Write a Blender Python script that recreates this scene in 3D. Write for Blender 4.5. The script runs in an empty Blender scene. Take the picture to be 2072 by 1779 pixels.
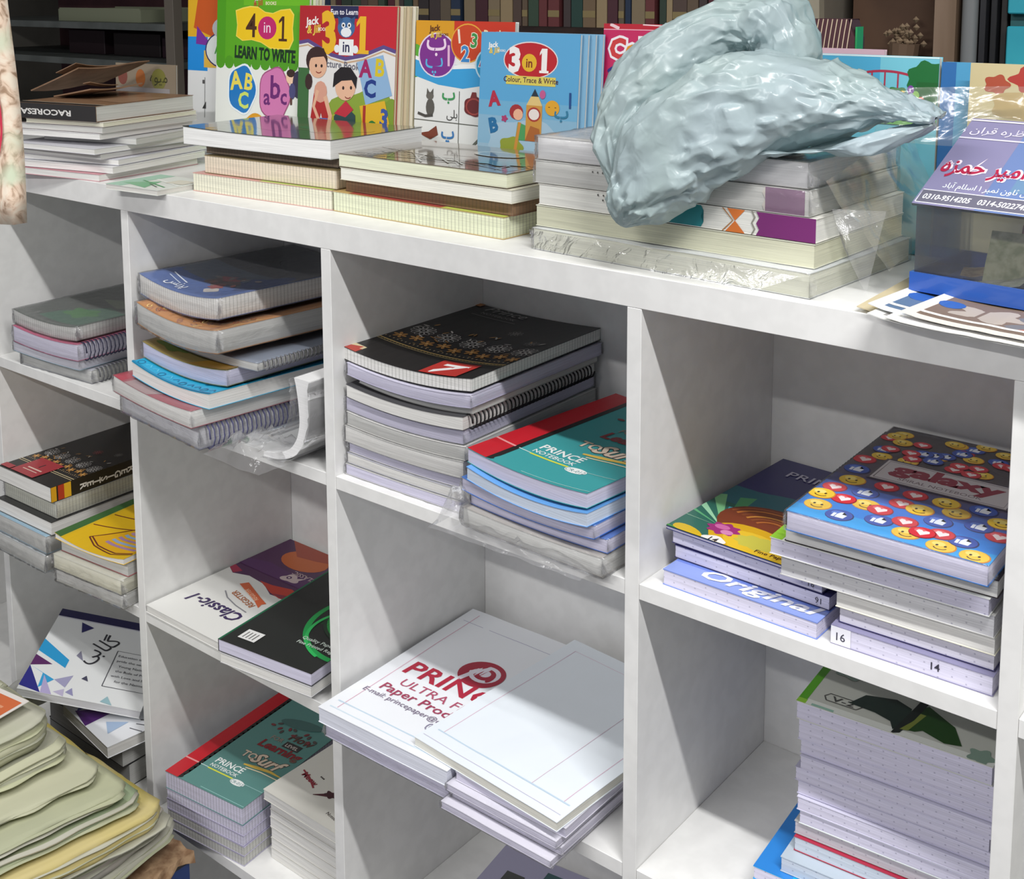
import bpy, bmesh, math, random
from mathutils import Vector, Matrix, noise
random.seed(7)
SC = bpy.context.scene
COL = SC.collection
# ------------------------------------------------------------------ camera
cam = bpy.data.cameras.new('camera'); camo = bpy.data.objects.new('camera', cam); COL.objects.link(camo)
camo.matrix_world = Matrix.Translation((1.626, -1.0654, .3379)) @ Matrix.Rotation(.6786, 4, 'Z') @ Matrix.Rotation(1.4392, 4, 'X') @ Matrix.Rotation(-.0038, 4, 'Z')
cam.sensor_width = 36; cam.lens = 36*2495.09/2072; cam.shift_y = (299.283-889.5)/2072; cam.clip_start = .02
SC.camera = camo
# ------------------------------------------------------------------ light
w = bpy.data.worlds.new('daylight'); SC.world = w; w.use_nodes = True
w.node_tree.nodes['Background'].inputs[0].default_value = (.90, .91, 1, 1)
w.node_tree.nodes['Background'].inputs[1].default_value = .44
def lamp(name, loc, sx, sy, power, col=(1, 1, 1), rot=(0, 0, 0)):
    l = bpy.data.lights.new(name, 'AREA'); l.shape = 'RECTANGLE'; l.size = sx; l.size_y = sy; l.energy = power; l.color = col
    o = bpy.data.objects.new(name, l); o.location = loc; o.rotation_euler = rot; COL.objects.link(o); return o
lamp('ceiling_tube_light', (.25, -.74, 1.46), 1.3, .05, 17, (1, .99, .97))
lamp('ceiling_tube_light_right', (2.15, -.74, 1.46), 1.3, .05, 58, (1, .99, .985))
lamp('far_tube_light', (.60, -2.5, 1.46), 1.5, .08, 62, (1, .985, .97))
SC.view_settings.view_transform = 'Standard'; SC.view_settings.look = 'None'
SC.view_settings.exposure = -0.12; SC.view_settings.gamma = 1.0; SC.view_settings.use_curve_mapping = False
SC.cycles.transparent_max_bounces = 40; SC.cycles.max_bounces = 8
# ------------------------------------------------------------------ materials
def lin(c):
    return c/12.92 if c <= .04045 else ((c+.055)/1.055)**2.4
def rgb(h):
    h = h.lstrip('#'); return tuple(lin(int(h[i:i+2], 16)/255) for i in (0, 2, 4))+(1,)
MATS = {}
def nt(m):
    m.use_nodes = True; return m.node_tree.nodes, m.node_tree.links, m.node_tree.nodes['Principled BSDF']
def mat(h, rough=.5, coat=0., spec=.5):
    k = (h, rough, coat, spec)
    if k not in MATS:
        m = bpy.data.materials.new('print_'+h.strip('#')); n, l, b = nt(m)
        b.inputs['Base Color'].default_value = rgb(h); b.inputs['Roughness'].default_value = rough
        b.inputs['Coat Weight'].default_value = coat; b.inputs['Coat Roughness'].default_value = .06; b.inputs['Specular IOR Level'].default_value = spec
        MATS[k] = m
    return MATS[k]
def mnode(n, op, a=None, b=None):
    x = n.new('ShaderNodeMath'); x.operation = op
    if a is not None: x.inputs[0].default_value = a
    if b is not None: x.inputs[1].default_value = b
    return x
def edge_mat(h, style, axis):
    """page edges: fine horizontal sheet lines; 'tick' adds the bleeding rule lines, 'dots' a few ruling dots"""
    k = ('edge', h, style, axis)
    if k in MATS: return MATS[k]
    m = bpy.data.materials.new('page_edge_'+h.strip('#')+'_'+style+'_'+axis); n, l, b = nt(m)
    tc = n.new('ShaderNodeTexCoord'); sp = n.new('ShaderNodeSeparateXYZ'); l.new(tc.outputs['Object'], sp.inputs[0])
    mp = n.new('ShaderNodeMapping'); mp.inputs['Scale'].default_value = (9, 9, 900); l.new(tc.outputs['Object'], mp.inputs[0])
    ns = n.new('ShaderNodeTexNoise'); ns.inputs['Scale'].default_value = 1; ns.inputs['Detail'].default_value = 2; l.new(mp.outputs[0], ns.inputs[0])
    rp = n.new('ShaderNodeMapRange'); rp.inputs[1].default_value = .3; rp.inputs[2].default_value = .7; rp.inputs[3].default_value = .80; rp.inputs[4].default_value = 1.03
    l.new(ns.outputs[0], rp.inputs[0])
    c0 = n.new('ShaderNodeMix'); c0.data_type = 'RGBA'; c0.blend_type = 'MULTIPLY'; c0.inputs[0].default_value = 1
    c0.inputs[6].default_value = rgb(h); l.new(rp.outputs[0], c0.inputs[7]); out = c0.outputs[2]
    if style in ('tick', 'dots'):
        per = .0062 if style == 'tick' else .013
        mul = mnode(n, 'MULTIPLY', b=1/per); l.new(sp.outputs[0 if axis == 'x' else 1], mul.inputs[0])
        fr = mnode(n, 'FRACT'); l.new(mul.outputs[0], fr.inputs[0])
        lt = mnode(n, 'LESS_THAN', b=.17 if style == 'tick' else .13); l.new(fr.outputs[0], lt.inputs[0]); f = lt
        if style == 'dots':
            fl = mnode(n, 'FLOOR'); l.new(mul.outputs[0], fl.inputs[0])
            a = mnode(n, 'MULTIPLY', b=.37); l.new(fl.outputs[0], a.inputs[0])
            z = mnode(n, 'MULTIPLY', b=130.); l.new(sp.outputs[2], z.inputs[0])
            ad = mnode(n, 'ADD'); l.new(z.outputs[0], ad.inputs[0]); l.new(a.outputs[0], ad.inputs[1])
            f2 = mnode(n, 'FRACT'); l.new(ad.outputs[0], f2.inputs[0])
            l2 = mnode(n, 'LESS_THAN', b=.2); l.new(f2.outputs[0], l2.inputs[0])
            f = mnode(n, 'MULTIPLY'); l.new(lt.outputs[0], f.inputs[0]); l.new(l2.outputs[0], f.inputs[1])
        st = mnode(n, 'MULTIPLY', b=.42 if style == 'tick' else .35); l.new(f.outputs[0], st.inputs[0])
        c1 = n.new('ShaderNodeMix'); c1.data_type = 'RGBA'; l.new(st.outputs[0], c1.inputs[0]); l.new(out, c1.inputs[6])
        c1.inputs[7].default_value = rgb('#55544c' if style == 'tick' else '#4a4870'); out = c1.outputs[2]
    l.new(out, b.inputs['Base Color']); b.inputs['Roughness'].default_value = .75; b.inputs['Specular IOR Level'].default_value = .2
    bp = n.new('ShaderNodeBump'); bp.inputs['Strength'].default_value = .25; bp.inputs['Distance'].default_value = .0006
    l.new(ns.outputs[0], bp.inputs['Height']); l.new(bp.outputs[0], b.inputs['Normal'])
    MATS[k] = m; return m
def noisy(name, c1, c2, scale=8, rough=.5, bump=.1, stretch=(1, 1, 1), detail=4, lo=.4, hi=.6, bdist=.002, spec=.4):
    m = bpy.data.materials.new(name); n, l, b = nt(m)
    tc = n.new('ShaderNodeTexCoord'); mp = n.new('ShaderNodeMapping'); mp.inputs['Scale'].default_value = stretch; l.new(tc.outputs['Object'], mp.inputs[0])
    ns = n.new('ShaderNodeTexNoise'); ns.inputs['Scale'].default_value = scale; ns.inputs['Detail'].default_value = detail; l.new(mp.outputs[0], ns.inputs[0])
    r = n.new('ShaderNodeMapRange'); r.inputs[1].default_value = lo; r.inputs[2].default_value = hi; l.new(ns.outputs[0], r.inputs[0])
    mx = n.new('ShaderNodeMix'); mx.data_type = 'RGBA'; l.new(r.outputs[0], mx.inputs[0]); mx.inputs[6].default_value = rgb(c1); mx.inputs[7].default_value = rgb(c2)
    l.new(mx.outputs[2], b.inputs['Base Color']); b.inputs['Roughness'].default_value = rough; b.inputs['Specular IOR Level'].default_value = spec
    bp = n.new('ShaderNodeBump'); bp.inputs['Strength'].default_value = bump; bp.inputs['Distance'].default_value = bdist
    l.new(ns.outputs[0], bp.inputs['Height']); l.new(bp.outputs[0], b.inputs['Normal'])
    return m
def film_mat(name, haze=.06, fres=.5, bscale=60, bstr=.6, tint=(.985, .985, .985), hazecol=(.9, .9, .92)):
    m = bpy.data.materials.new(name); m.use_nodes = True; n = m.node_tree.nodes; l = m.node_tree.links
    n.remove(n['Principled BSDF']); out = n['Material Output']
    tr = n.new('ShaderNodeBsdfTransparent'); tr.inputs[0].default_value = tint+(1,)
    gl = n.new('ShaderNodeBsdfGlossy'); gl.inputs['Roughness'].default_value = .14; gl.inputs[0].default_value = (.95, .95, .97, 1)
    df = n.new('ShaderNodeBsdfDiffuse'); df.inputs[0].default_value = hazecol+(1,)
    tc = n.new('ShaderNodeTexCoord'); ns = n.new('ShaderNodeTexNoise'); ns.inputs['Scale'].default_value = bscale; ns.inputs['Detail'].default_value = 4; ns.inputs['Distortion'].default_value = 1.2
    l.new(tc.outputs['Object'], ns.inputs[0])
    bp = n.new('ShaderNodeBump'); bp.inputs['Strength'].default_value = bstr; bp.inputs['Distance'].default_value = .004; l.new(ns.outputs[0], bp.inputs['Height'])
    l.new(bp.outputs[0], gl.inputs['Normal']); l.new(bp.outputs[0], df.inputs['Normal'])
    lw = n.new('ShaderNodeFresnel'); lw.inputs[0].default_value = 1.45; l.new(bp.outputs[0], lw.inputs['Normal'])
    mu = mnode(n, 'MULTIPLY', b=fres*1.6); l.new(lw.outputs[0], mu.inputs[0]); mu.use_clamp = True
    a = n.new('ShaderNodeMixShader'); a.inputs[0].default_value = haze; l.new(tr.outputs[0], a.inputs[1]); l.new(df.outputs[0], a.inputs[2])
    b = n.new('ShaderNodeMixShader'); l.new(mu.outputs[0], b.inputs[0]); l.new(a.outputs[0], b.inputs[1]); l.new(gl.outputs[0], b.inputs[2])
    l.new(b.outputs[0], out.inputs[0]); return m
FILM = film_mat('shrink_film', haze=.05, fres=.24, bscale=60, bstr=.35); FILM2 = film_mat('loose_film', haze=.08, fres=.36, bscale=40, bstr=.6)
WHITE = noisy('white_melamine', '#e9e9e7', '#e4e4e2', 40, .38, .03, detail=2, spec=.4)
# ------------------------------------------------------------------ mesh helpers
def link(name, me, parent=None, mats=()):
    for m in mats: me.materials.append(m)
    o = bpy.data.objects.new(name, me); COL.objects.link(o)
    if parent is not None: o.parent = parent
    return o
def tag(o, label, cat, group=None, kind=None):
    o['label'] = label; o['category'] = cat
    if group: o['group'] = group
    if kind: o['kind'] = kind
    return o
def empty(name, loc, rot=(0, 0, 0)):
    o = bpy.data.objects.new(name, None); o.empty_display_size = .05; o.location = loc; o.rotation_euler = rot; COL.objects.link(o); return o
def thing(name, label, cat, loc=(0, 0, 0), rot=(0, 0, 0), group=None):
    return tag(empty(name, loc, rot), label, cat, group)
def me_from(name, v, f, mi=None, smooth=False):
    me = bpy.data.meshes.new(name); me.from_pydata(v, [], f)
    if mi: me.polygons.foreach_set('material_index', mi)
    if smooth: me.polygons.foreach_set('use_smooth', [True]*len(f))
    me.update(); return me
def gridbox(x0, x1, y0, y1, z0, z1, nx, ny, nz=1, D=None):
    """closed box with gridded sides; material index 0 top/bottom, 1 front/back, 2 left/right"""
    V = {}; vs = []; fs = []; mi = []
    def vid(i, j, k):
        if (i, j, k) not in V:
            p = (x0+(x1-x0)*i/nx, y0+(y1-y0)*j/ny, z0+(z1-z0)*k/nz)
            V[i, j, k] = len(vs); vs.append(D(*p) if D else p)
        return V[i, j, k]
    for i in range(nx):
        for j in range(ny):
            fs.append([vid(i, j, nz), vid(i+1, j, nz), vid(i+1, j+1, nz), vid(i, j+1, nz)]); mi.append(0)
            fs.append([vid(i, j+1, 0), vid(i+1, j+1, 0), vid(i+1, j, 0), vid(i, j, 0)]); mi.append(0)
    for k in range(nz):
        for i in range(nx):
            fs.append([vid(i, 0, k), vid(i+1, 0, k), vid(i+1, 0, k+1), vid(i, 0, k+1)]); mi.append(1)
            fs.append([vid(i+1, ny, k), vid(i, ny, k), vid(i, ny, k+1), vid(i+1, ny, k+1)]); mi.append(1)
        for j in range(ny):
            fs.append([vid(nx, j, k), vid(nx, j+1, k), vid(nx, j+1, k+1), vid(nx, j, k+1)]); mi.append(2)
            fs.append([vid(0, j+1, k), vid(0, j, k), vid(0, j, k+1), vid(0, j+1, k+1)]); mi.append(2)
    return vs, fs, mi
def join(*parts):
    V = []; F = []; M = []
    for v, f, m in parts:
        o = len(V); V += v; F += [[a+o for a in q] for q in f]; M += m
    return V, F, M
def box(name, x0, x1, y0, y1, z0, z1, m, parent=None, bev=.0):
    bm = bmesh.new(); bmesh.ops.create_cube(bm, size=1)
    for v in bm.verts: v.co = Vector(((x0+x1)/2+v.co.x*(x1-x0), (y0+y1)/2+v.co.y*(y1-y0), (z0+z1)/2+v.co.z*(z1-z0)))
    if bev: bmesh.ops.bevel(bm, geom=bm.edges[:], offset=bev, segments=1, affect='EDGES')
    me = bpy.data.meshes.new(name); bm.to_mesh(me); bm.free()
    return link(name, me, parent, [m])
def tube(path, r, sides=6, closed=False):
    """swept tube along points -> v,f"""
    vs = []; fs = []; n = len(path); P = [Vector(p) for p in path]
    for i in range(n):
        t = (P[min(i+1, n-1)]-P[max(i-1, 0)]); t.normalize()
        a = t.cross(Vector((0, 0, 1)));
        if a.length < 1e-3: a = t.cross(Vector((1, 0, 0)))
        a.normalize(); b = t.cross(a)
        rr = r[i] if isinstance(r, (list, tuple)) else r
        for k in range(sides):
            q = 2*math.pi*k/sides; vs.append(tuple(P[i]+(a*math.cos(q)+b*math.sin(q))*rr))
    for i in range(n-1):
        for k in range(sides):
            fs.append([i*sides+k, i*sides+(k+1) % sides, (i+1)*sides+(k+1) % sides, (i+1)*sides+k])
    fs.append(list(range(sides))[::-1]); fs.append([(n-1)*sides+k for k in range(sides)])
    return vs, fs
# ------------------------------------------------------------------ flat print
GL = {}
AR = {'ا': 'ﺍﺎ', 'ب': 'ﺏﺐﺑﺒ', 'پ': 'ﭖﭗﭘﭙ', 'ت': 'ﺕﺖﺗﺘ', 'ٹ': 'ﭦﭧﭨﭩ', 'ح': 'ﺡﺢﺣﺤ', 'د': 'ﺩﺪ', 'ر': 'ﺭﺮ', 'ز': 'ﺯﺰ', 'س': 'ﺱﺲﺳﺴ', 'ص': 'ﺹﺺﺻﺼ', 'ض': 'ﺽﺾﺿﻀ', 'ک': 'ﮎﮏﮐﮑ', 'ل': 'ﻝﻞﻟﻠ',
      'م': 'ﻡﻢﻣﻤ', 'ن': 'ﻥﻦﻧﻨ', 'و': 'ﻭﻮ', 'ہ': 'ﮦﮧﮨﮩ', 'ی': 'ﯼﯽﯾﯿ', 'ق': 'ﻕﻖﻗﻘ', 'ع': 'ﻉﻊﻋﻌ', 'ج': 'ﺝﺞﺟﺠ', 'چ': 'ﭺﭻﭼﭽ', 'ف': 'ﻑﻒﻓﻔ', 'ش': 'ﺵﺶﺷﺸ', 'خ': 'ﺥﺦﺧﺨ', 'گ': 'ﮒﮓﮔﮕ', 'ے': 'ﮮﮯ', 'ھ': 'ﮪﮫﮬﮭ'}
def shape_ar(s):
    o = []
    for i, c in enumerate(s):
        if c not in AR: o.append(c); continue
        p = s[i-1] if i else ' '; q = s[i+1] if i+1 < len(s) else ' '
        jp = p in AR and len(AR[p]) == 4; jq = q in AR and len(AR[c]) == 4
        f = AR[c]
        o.append(f[0] if not jp and not jq else f[1] if jp and not jq else f[2] if jq and not jp else f[3])
    return ''.join(reversed(o))
def glyphs(s, bold, shear):
    k = (s, bold, shear)
    if k not in GL:
        c = bpy.data.curves.new('lettering', 'FONT'); c.body = s; c.resolution_u = 2; c.offset = bold; c.shear = shear; c.fill_mode = 'FRONT'
        o = bpy.data.objects.new('lettering', c); m = bpy.data.meshes.new_from_object(o)
        v = [(p.co.x, p.co.y) for p in m.vertices]; f = [list(p.vertices) for p in m.polygons]
        xs = [p[0] for p in v] or [0, 1]; GL[k] = (v, f, min(xs), max(xs))
        bpy.data.objects.remove(o); bpy.data.curves.remove(c); bpy.data.meshes.remove(m)
    return GL[k]
class Art:
    def __init__(s): s.L = []
    def poly(s, pts, col): s.L.append(([tuple(p) for p in pts], [list(range(len(pts)))], col)); return s
    def rect(s, x0, y0, x1, y1, col, rot=0):
        cx, cy = (x0+x1)/2, (y0+y1)/2; c, q = math.cos(math.radians(rot)), math.sin(math.radians(rot))
        return s.poly([(cx+(x-cx)*c-(y-cy)*q, cy+(x-cx)*q+(y-cy)*c) for x, y in ((x0, y0), (x1, y0), (x1, y1), (x0, y1))], col)
    def ell(s, x, y, rx, ry, col, n=20, rot=0, a0=0, a1=360):
        c, q = math.cos(math.radians(rot)), math.sin(math.radians(rot)); P = []
        for i in range(n if a1-a0 == 360 else n+1):
            a = math.radians(a0+(a1-a0)*i/n); u, v = rx*math.cos(a), ry*math.sin(a); P.append((x+u*c-v*q, y+u*q+v*c))
        return s.poly(P, col)
    def line(s, pts, wd, col):
        v = []; f = []
        for i, p in enumerate(pts):
            a = pts[max(i-1, 0)]; b = pts[min(i+1, len(pts)-1)]; dx, dy = b[0]-a[0], b[1]-a[1]; n = math.hypot(dx, dy) or 1
            ww = (wd[i] if isinstance(wd, (list, tuple)) else wd)/2
            v += [(p[0]-dy/n*ww, p[1]+dx/n*ww), (p[0]+dy/n*ww, p[1]-dx/n*ww)]
        for i in range(len(pts)-1): f.append([2*i+1, 2*i+3, 2*i+2, 2*i])
        s.L.append((v, f, col)); return s
    def arc(s, x, y, rx, ry, a0, a1, wd, col, n=18, rot=0):
        c, q = math.cos(math.radians(rot)), math.sin(math.radians(rot))
        P = []
        for i in range(n+1):
            t = math.radians(a0+(a1-a0)*i/n); u, v = rx*math.cos(t), ry*math.sin(t); P.append((x+u*c-v*q, y+u*q+v*c))
        return s.line(P, wd, col)
    def blob(s, x, y, rx, ry, col, k=6, amp=.12, n=36, ph=0):
        return s.poly([(x+rx*(1+amp*math.cos(k*t+ph))*math.cos(t), y+ry*(1+amp*math.cos(k*t+ph))*math.sin(t)) for t in [2*math.pi*i/n for i in range(n)]], col)
    def text(s, t, x, y, size, col, rot=0, bold=.0, shear=0, align='C', sx=1, ar=False, out=None, ow=.04):
        if ar: t = shape_ar(t)
        if out: s.text(t, x, y, size, out, rot, bold+ow, shear, align, sx)
        v, f, x0, x1 = glyphs(t, bold, shear); off = {'C': (x0+x1)/2, 'L': x0, 'R': x1}[align]
        c, q = math.cos(math.radians(rot)), math.sin(math.radians(rot)); P = []
        for a, b in v:
            a = (a-off)*size*sx; b = b*size; P.append((x+a*c-b*q, y+a*q+b*c))
        s.L.append((P, f, col)); return s
    def build(s, name, mapfn, parent, lim=None, cuts=None, rough=.45, coat=0., eps=.00007):
        """mapfn(x, y, lift) -> 3D; lim clips to [0..1]x[0..H]; cuts are grid lines so the print follows a bent cover"""
        cols = []; bmT = bmesh.new(); eps = min(eps, .0009/max(1, len(s.L)))
        for k, (v, f, col) in enumerate(s.L):
            if col not in cols: cols.append(col)
            bm = bmesh.new(); vv = [bm.verts.new((p[0], p[1], 0)) for p in v]
            for q in f:
                try: bm.faces.new([vv[i] for i in q])
                except ValueError: pass
            pl = []
            if lim:
                for co, no in (((lim[0], 0, 0), (-1, 0, 0)), ((lim[1], 0, 0), (1, 0, 0)), ((0, lim[2], 0), (0, -1, 0)), ((0, lim[3], 0), (0, 1, 0))):
                    if any((Vector((p[0], p[1], 0))-Vector(co)).dot(Vector(no)) > 1e-6 for p in v):
                        bmesh.ops.bisect_plane(bm, geom=bm.verts[:]+bm.edges[:]+bm.faces[:], dist=1e-6, plane_co=co, plane_no=no, clear_outer=True)
            big = [q for q in bm.faces if len(q.verts) > 4]
            if big: bmesh.ops.triangulate(bm, faces=big)
            if cuts and bm.verts:
                xs = [p.co.x for p in bm.verts]; ys = [p.co.y for p in bm.verts]
                for ax, c in cuts:
                    lo, hi = (min(xs), max(xs)) if ax == 0 else (min(ys), max(ys))
                    if lo+1e-4 < c < hi-1e-4:
                        bmesh.ops.bisect_plane(bm, geom=bm.verts[:]+bm.edges[:]+bm.faces[:], dist=1e-7, plane_co=(c, 0, 0) if ax == 0 else (0, c, 0), plane_no=(1, 0, 0) if ax == 0 else (0, 1, 0))
            mi = cols.index(col); nv = {}
            for p in bm.verts: nv[p] = bmT.verts.new(mapfn(p.co.x, p.co.y, .0002+eps*k))
            for q in bm.faces:
                q.normal_update(); vs = [nv[p] for p in q.verts]
                if q.normal.z < 0: vs.reverse()
                try: nf = bmT.faces.new(vs); nf.material_index = mi
                except ValueError: pass
            bm.free()
        me = bpy.data.meshes.new(name); bmT.to_mesh(me); bmT.free()
        return link(name, me, parent, [mat(c, rough, coat) for c in cols])
# ------------------------------------------------------------------ room
def struct(name, o): o.name = name; o['kind'] = 'structure'; return o
struct('floor', box('floor', -3.2, 3.6, -2.6, 2.2, -1.45, -1.40, noisy('floor_tile', '#6d6b68', '#5d5b59', 6, .4, .05)))
struct('wall_back', box('wall_back', -3.2, 3.6, 1.9, 1.95, -1.40, 1.55, noisy('back_wall_paint', '#4a4440', '#3d3835', 4, .8, .1)))
struct('wall_left', box('wall_left', -3.25, -3.2, -2.6, 1.95, -1.40, 1.55, noisy('left_wall_paint', '#77746c', '#6a675f', 4, .8, .1)))
struct('wall_right', box('wall_right', 3.6, 3.65, -2.6, 1.95, -1.40, 1.55, noisy('right_wall_paint', '#d0cec8', '#c6c4be', 4, .8, .1)))
struct('ceiling', box('ceiling', -3.25, 3.65, -2.6, 1.95, 1.55, 1.60, noisy('ceiling_paint', '#8d8c88', '#85847f', 4, .8, .1)))
# ------------------------------------------------------------------ white shelving unit
t = .018; X = [-.830, -.415, 0.0, .4469, .9224, 1.3193, 1.78]; DEP = .345; H1, H2, H3, H4 = -.3232, -.6613, -1.001, -1.339
unit = thing('shelving_unit', 'white melamine shelving unit full of notebooks, books along its top', 'shelf', (-.830, 0, -1.40))
U = Vector((-.830, 0, -1.40))
def upart(name, x0, x1, y0, y1, z0, z1): return box(name, x0-U.x, x1-U.x, y0-U.y, y1-U.y, z0-U.z, z1-U.z, WHITE, unit, .0006)
upart('top_panel', X[0], X[6]+t, 0, DEP, 0, .036)
for x in X: upart('divider', x, x+t, 0, .3047, -1.40, -.0002)
for i in range(6):
    for z in (H1, H2, H3, H4): upart('shelf_board', X[i]+t+.0002, X[i+1]-.0002, .0008, .3045, z, z+t)
    upart('plinth', X[i]+t+.0002, X[i+1]-.0002, .02, .035, -1.40, H4-.0003)
upart('back_panel', X[0], X[6]+t, .305, .309, -1.40, -.0003)
# ------------------------------------------------------------------ cover designs (x across 0..1, y from the front edge towards the back 0..H)
ARTS = {}
def art(f): ARTS[f.__name__[2:]] = f; return f
def flower(A, x, y, r, col, k=6, c2=None):
    for i in range(k):
        t = 2*math.pi*i/k; A.ell(x+r*.6*math.cos(t), y+r*.6*math.sin(t), r*.42, r*.22, col, 8, math.degrees(t))
    A.ell(x, y, r*.22, r*.22, c2 or col, 8)
def mandala(A, x, y, r, col, k=10):
    for i in range(k):
        t = 2*math.pi*i/k; A.arc(x+r*.62*math.cos(t), y+r*.62*math.sin(t), r*.36, r*.2, 0, 360, r*.06, col, 9, math.degrees(t))
    A.arc(x, y, r*.35, r*.35, 0, 360, r*.07, col, 12); A.ell(x, y, r*.12, r*.12, col, 8)
def floral(A, y0, H):
    rnd = random.Random(3)
    for i in range(9):
        x = .08+i*.11; flower(A, x, y0+.10+.03*(i % 2), .05, '#c08a45', 6, '#e6bd78'); A.ell(x+.05, y0+.05, .012, .006, '#b08a50', 6)
    for i in range(5):
        x = .13+i*.2; mandala(A, x, y0+.26, .085, '#b5b3b0', 12)
    for i in range(26):
        x = .04+rnd.random()*.92; y = y0+.16+rnd.random()*.30; a = rnd.random()*180
        A.ell(x, y, .026, .007, rnd.choice(['#b0ada8', '#a87c40', '#c9c5c0', '#9a6f38']), 7, a)
    for i in range(30): A.ell(.03+i*.033, y0+.025, .005, .009, '#c9b38a', 5)
@art
def a_seven(A, H):
    A.rect(0, 0, .10, .10, '#b5392b'); A.rect(0, .055, .10, .10, '#d8c9a0')
    A.line([(0, .30), (1, .30)], .010, '#e2c277'); A.line([(0, .275), (1, .275)], .006, '#c8b583')
    for i in range(40): A.ell(.015+i*.025, .287, .006, .004, '#b79a5b', 5)
    floral(A, .31, H)
    mandala(A, .62, .88, .05, '#8b8884', 8); mandala(A, .85, .74, .05, '#7e7b78', 8)
    A.rect(.60, 0, .88, .235, '#b8322b'); A.text('NBR', .77, .165, .075, '#e9d9d2', 0, .01); A.text('7', .73, .03, .22, '#f2eeee', 0, .03, .2, sx=1.6)
    A.text('Prince', .30, 1.16, .13, '#a8a5a2', 0, .0, .3); A.text('NOTEBOOK', .30, 1.09, .05, '#8f8c89'); A.line([(.12, 1.05), (.48, 1.05)], .006, '#8f8c89')
    A.rect(0, H-.06, .07, H, '#b5722f')
@art
def a_regcover(A, H):
    A.line([(0, .27), (1, .27)], .010, '#d8c79b'); A.line([(0, .24), (1, .24)], .008, '#d8c79b')
    floral(A, .30, H); mandala(A, .55, .86, .06, '#8f3f45', 8); mandala(A, .8, .95, .05, '#7e7b78', 8)
    A.rect(.20, .02, .62, .40, '#a52c36'); A.line([(.30, .17), (.55, .17)], .02, '#e2c8b8'); A.line([(.28, .12), (.54, .12)], .012, '#e2c8b8'); A.text('1', .42, .22, .12, '#2a2020', 0, .03)
    A.rect(-.0, .02, .18, .10, '#a52c36')
@art
def a_regspine(A, H):
    A.rect(0, 0, .035, H, '#d9a21f'); A.rect(.045, 0, .085, H, '#b53a22'); A.rect(.085, 0, .13, H, '#e2b02a')
    for i, c in enumerate('RETSIGER'): A.text(c, .19+i*.047, H*.36, .062, '#e8e6e2', -90, .025)
@art
def a_surf(A, H):
    A.rect(0, 0, .17, H, '#c41f2c')
    n = 26
    A.poly([(.165, 0)]+[p for i in range(n) for p in ((.165+.035, (i+.2)*H/n), (.165+.045, (i+.5)*H/n), (.165+.035, (i+.8)*H/n), (.165+.015, (i+1)*H/n))]+[(.165, H)], '#23201f')
    A.line([(0, .26), (.17, .26)], .018, '#e79a9a'); A.line([(.2, .26), (.3, .26)], .008, '#cfe3df'); A.line([(.3, .255), (.62, .255)], .016, '#d9dc4c'); A.line([(.62, .255), (1, .255)], .006, '#9fc9c6')
    A.text('PRINCE', .46, .35, .105, '#f0f4f2', 0, .02); A.text('NOTEBOOK', .46, .285, .062, '#f0f4f2', 0, .01)
    A.ell(.70, .235, .085, .038, '#eef2f0'); A.text('CR-012', .70, .215, .05, '#4c7f86', 0, .005)
    A.line([(.45, .02), (1, .02)], .006, '#9fd0cc')
    A.text('TO', .50, .56, .12, '#e6d2bd', 0, .03, out='#3d3030', ow=.02); A.text('Surf', .74, .54, .20, '#e6d2bd', 0, .03, .35, out='#54403a', ow=.03)
    A.line([(.55, .47), (.68, .49), (.85, .51), (1, .50)], [.02, .04, .03, .01], '#e7c25a'); A.line([(.60, .44), (.78, .46), (1, .455)], .012, '#f2e3c0')
    A.text('Learning', .70, .76, .15, '#8c2a33', 0, .03, .1, out='#6c5a50', ow=.015); A.text('FOR', .55, .90, .08, '#9a8a7f', 0, .02); A.text('How', .78, .98, .14, '#5b3a34', 0, .03, .2)
    A.rect(.66, .86, .86, .95, '#3d3a3a'); A.text('LEVEL', .76, .88, .06, '#d8d0c8', 0, .01)
    for i in range(12): A.ell(.35+.05*i, 1.08+.05*math.sin(i*1.7), .03, .018, '#57504e' if i % 2 else '#7b3a3e', 9, i*30)
    A.ell(.6, 1.22, .24, .07, '#4b6f6c', 14, 10)
@art
def a_blueplain(A, H):
    A.rect(0, 0, 1, .5, '#3c86e0'); A.blob(.3, .12, .25, .06, '#9cc7f2', 5, .2); A.blob(.75, .09, .18, .05, '#7fb4ee', 4, .2); A.ell(.93, .2, .08, .05, '#e39a2c'); A.ell(.96, .22, .04, .03, '#e7d24f')
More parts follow.
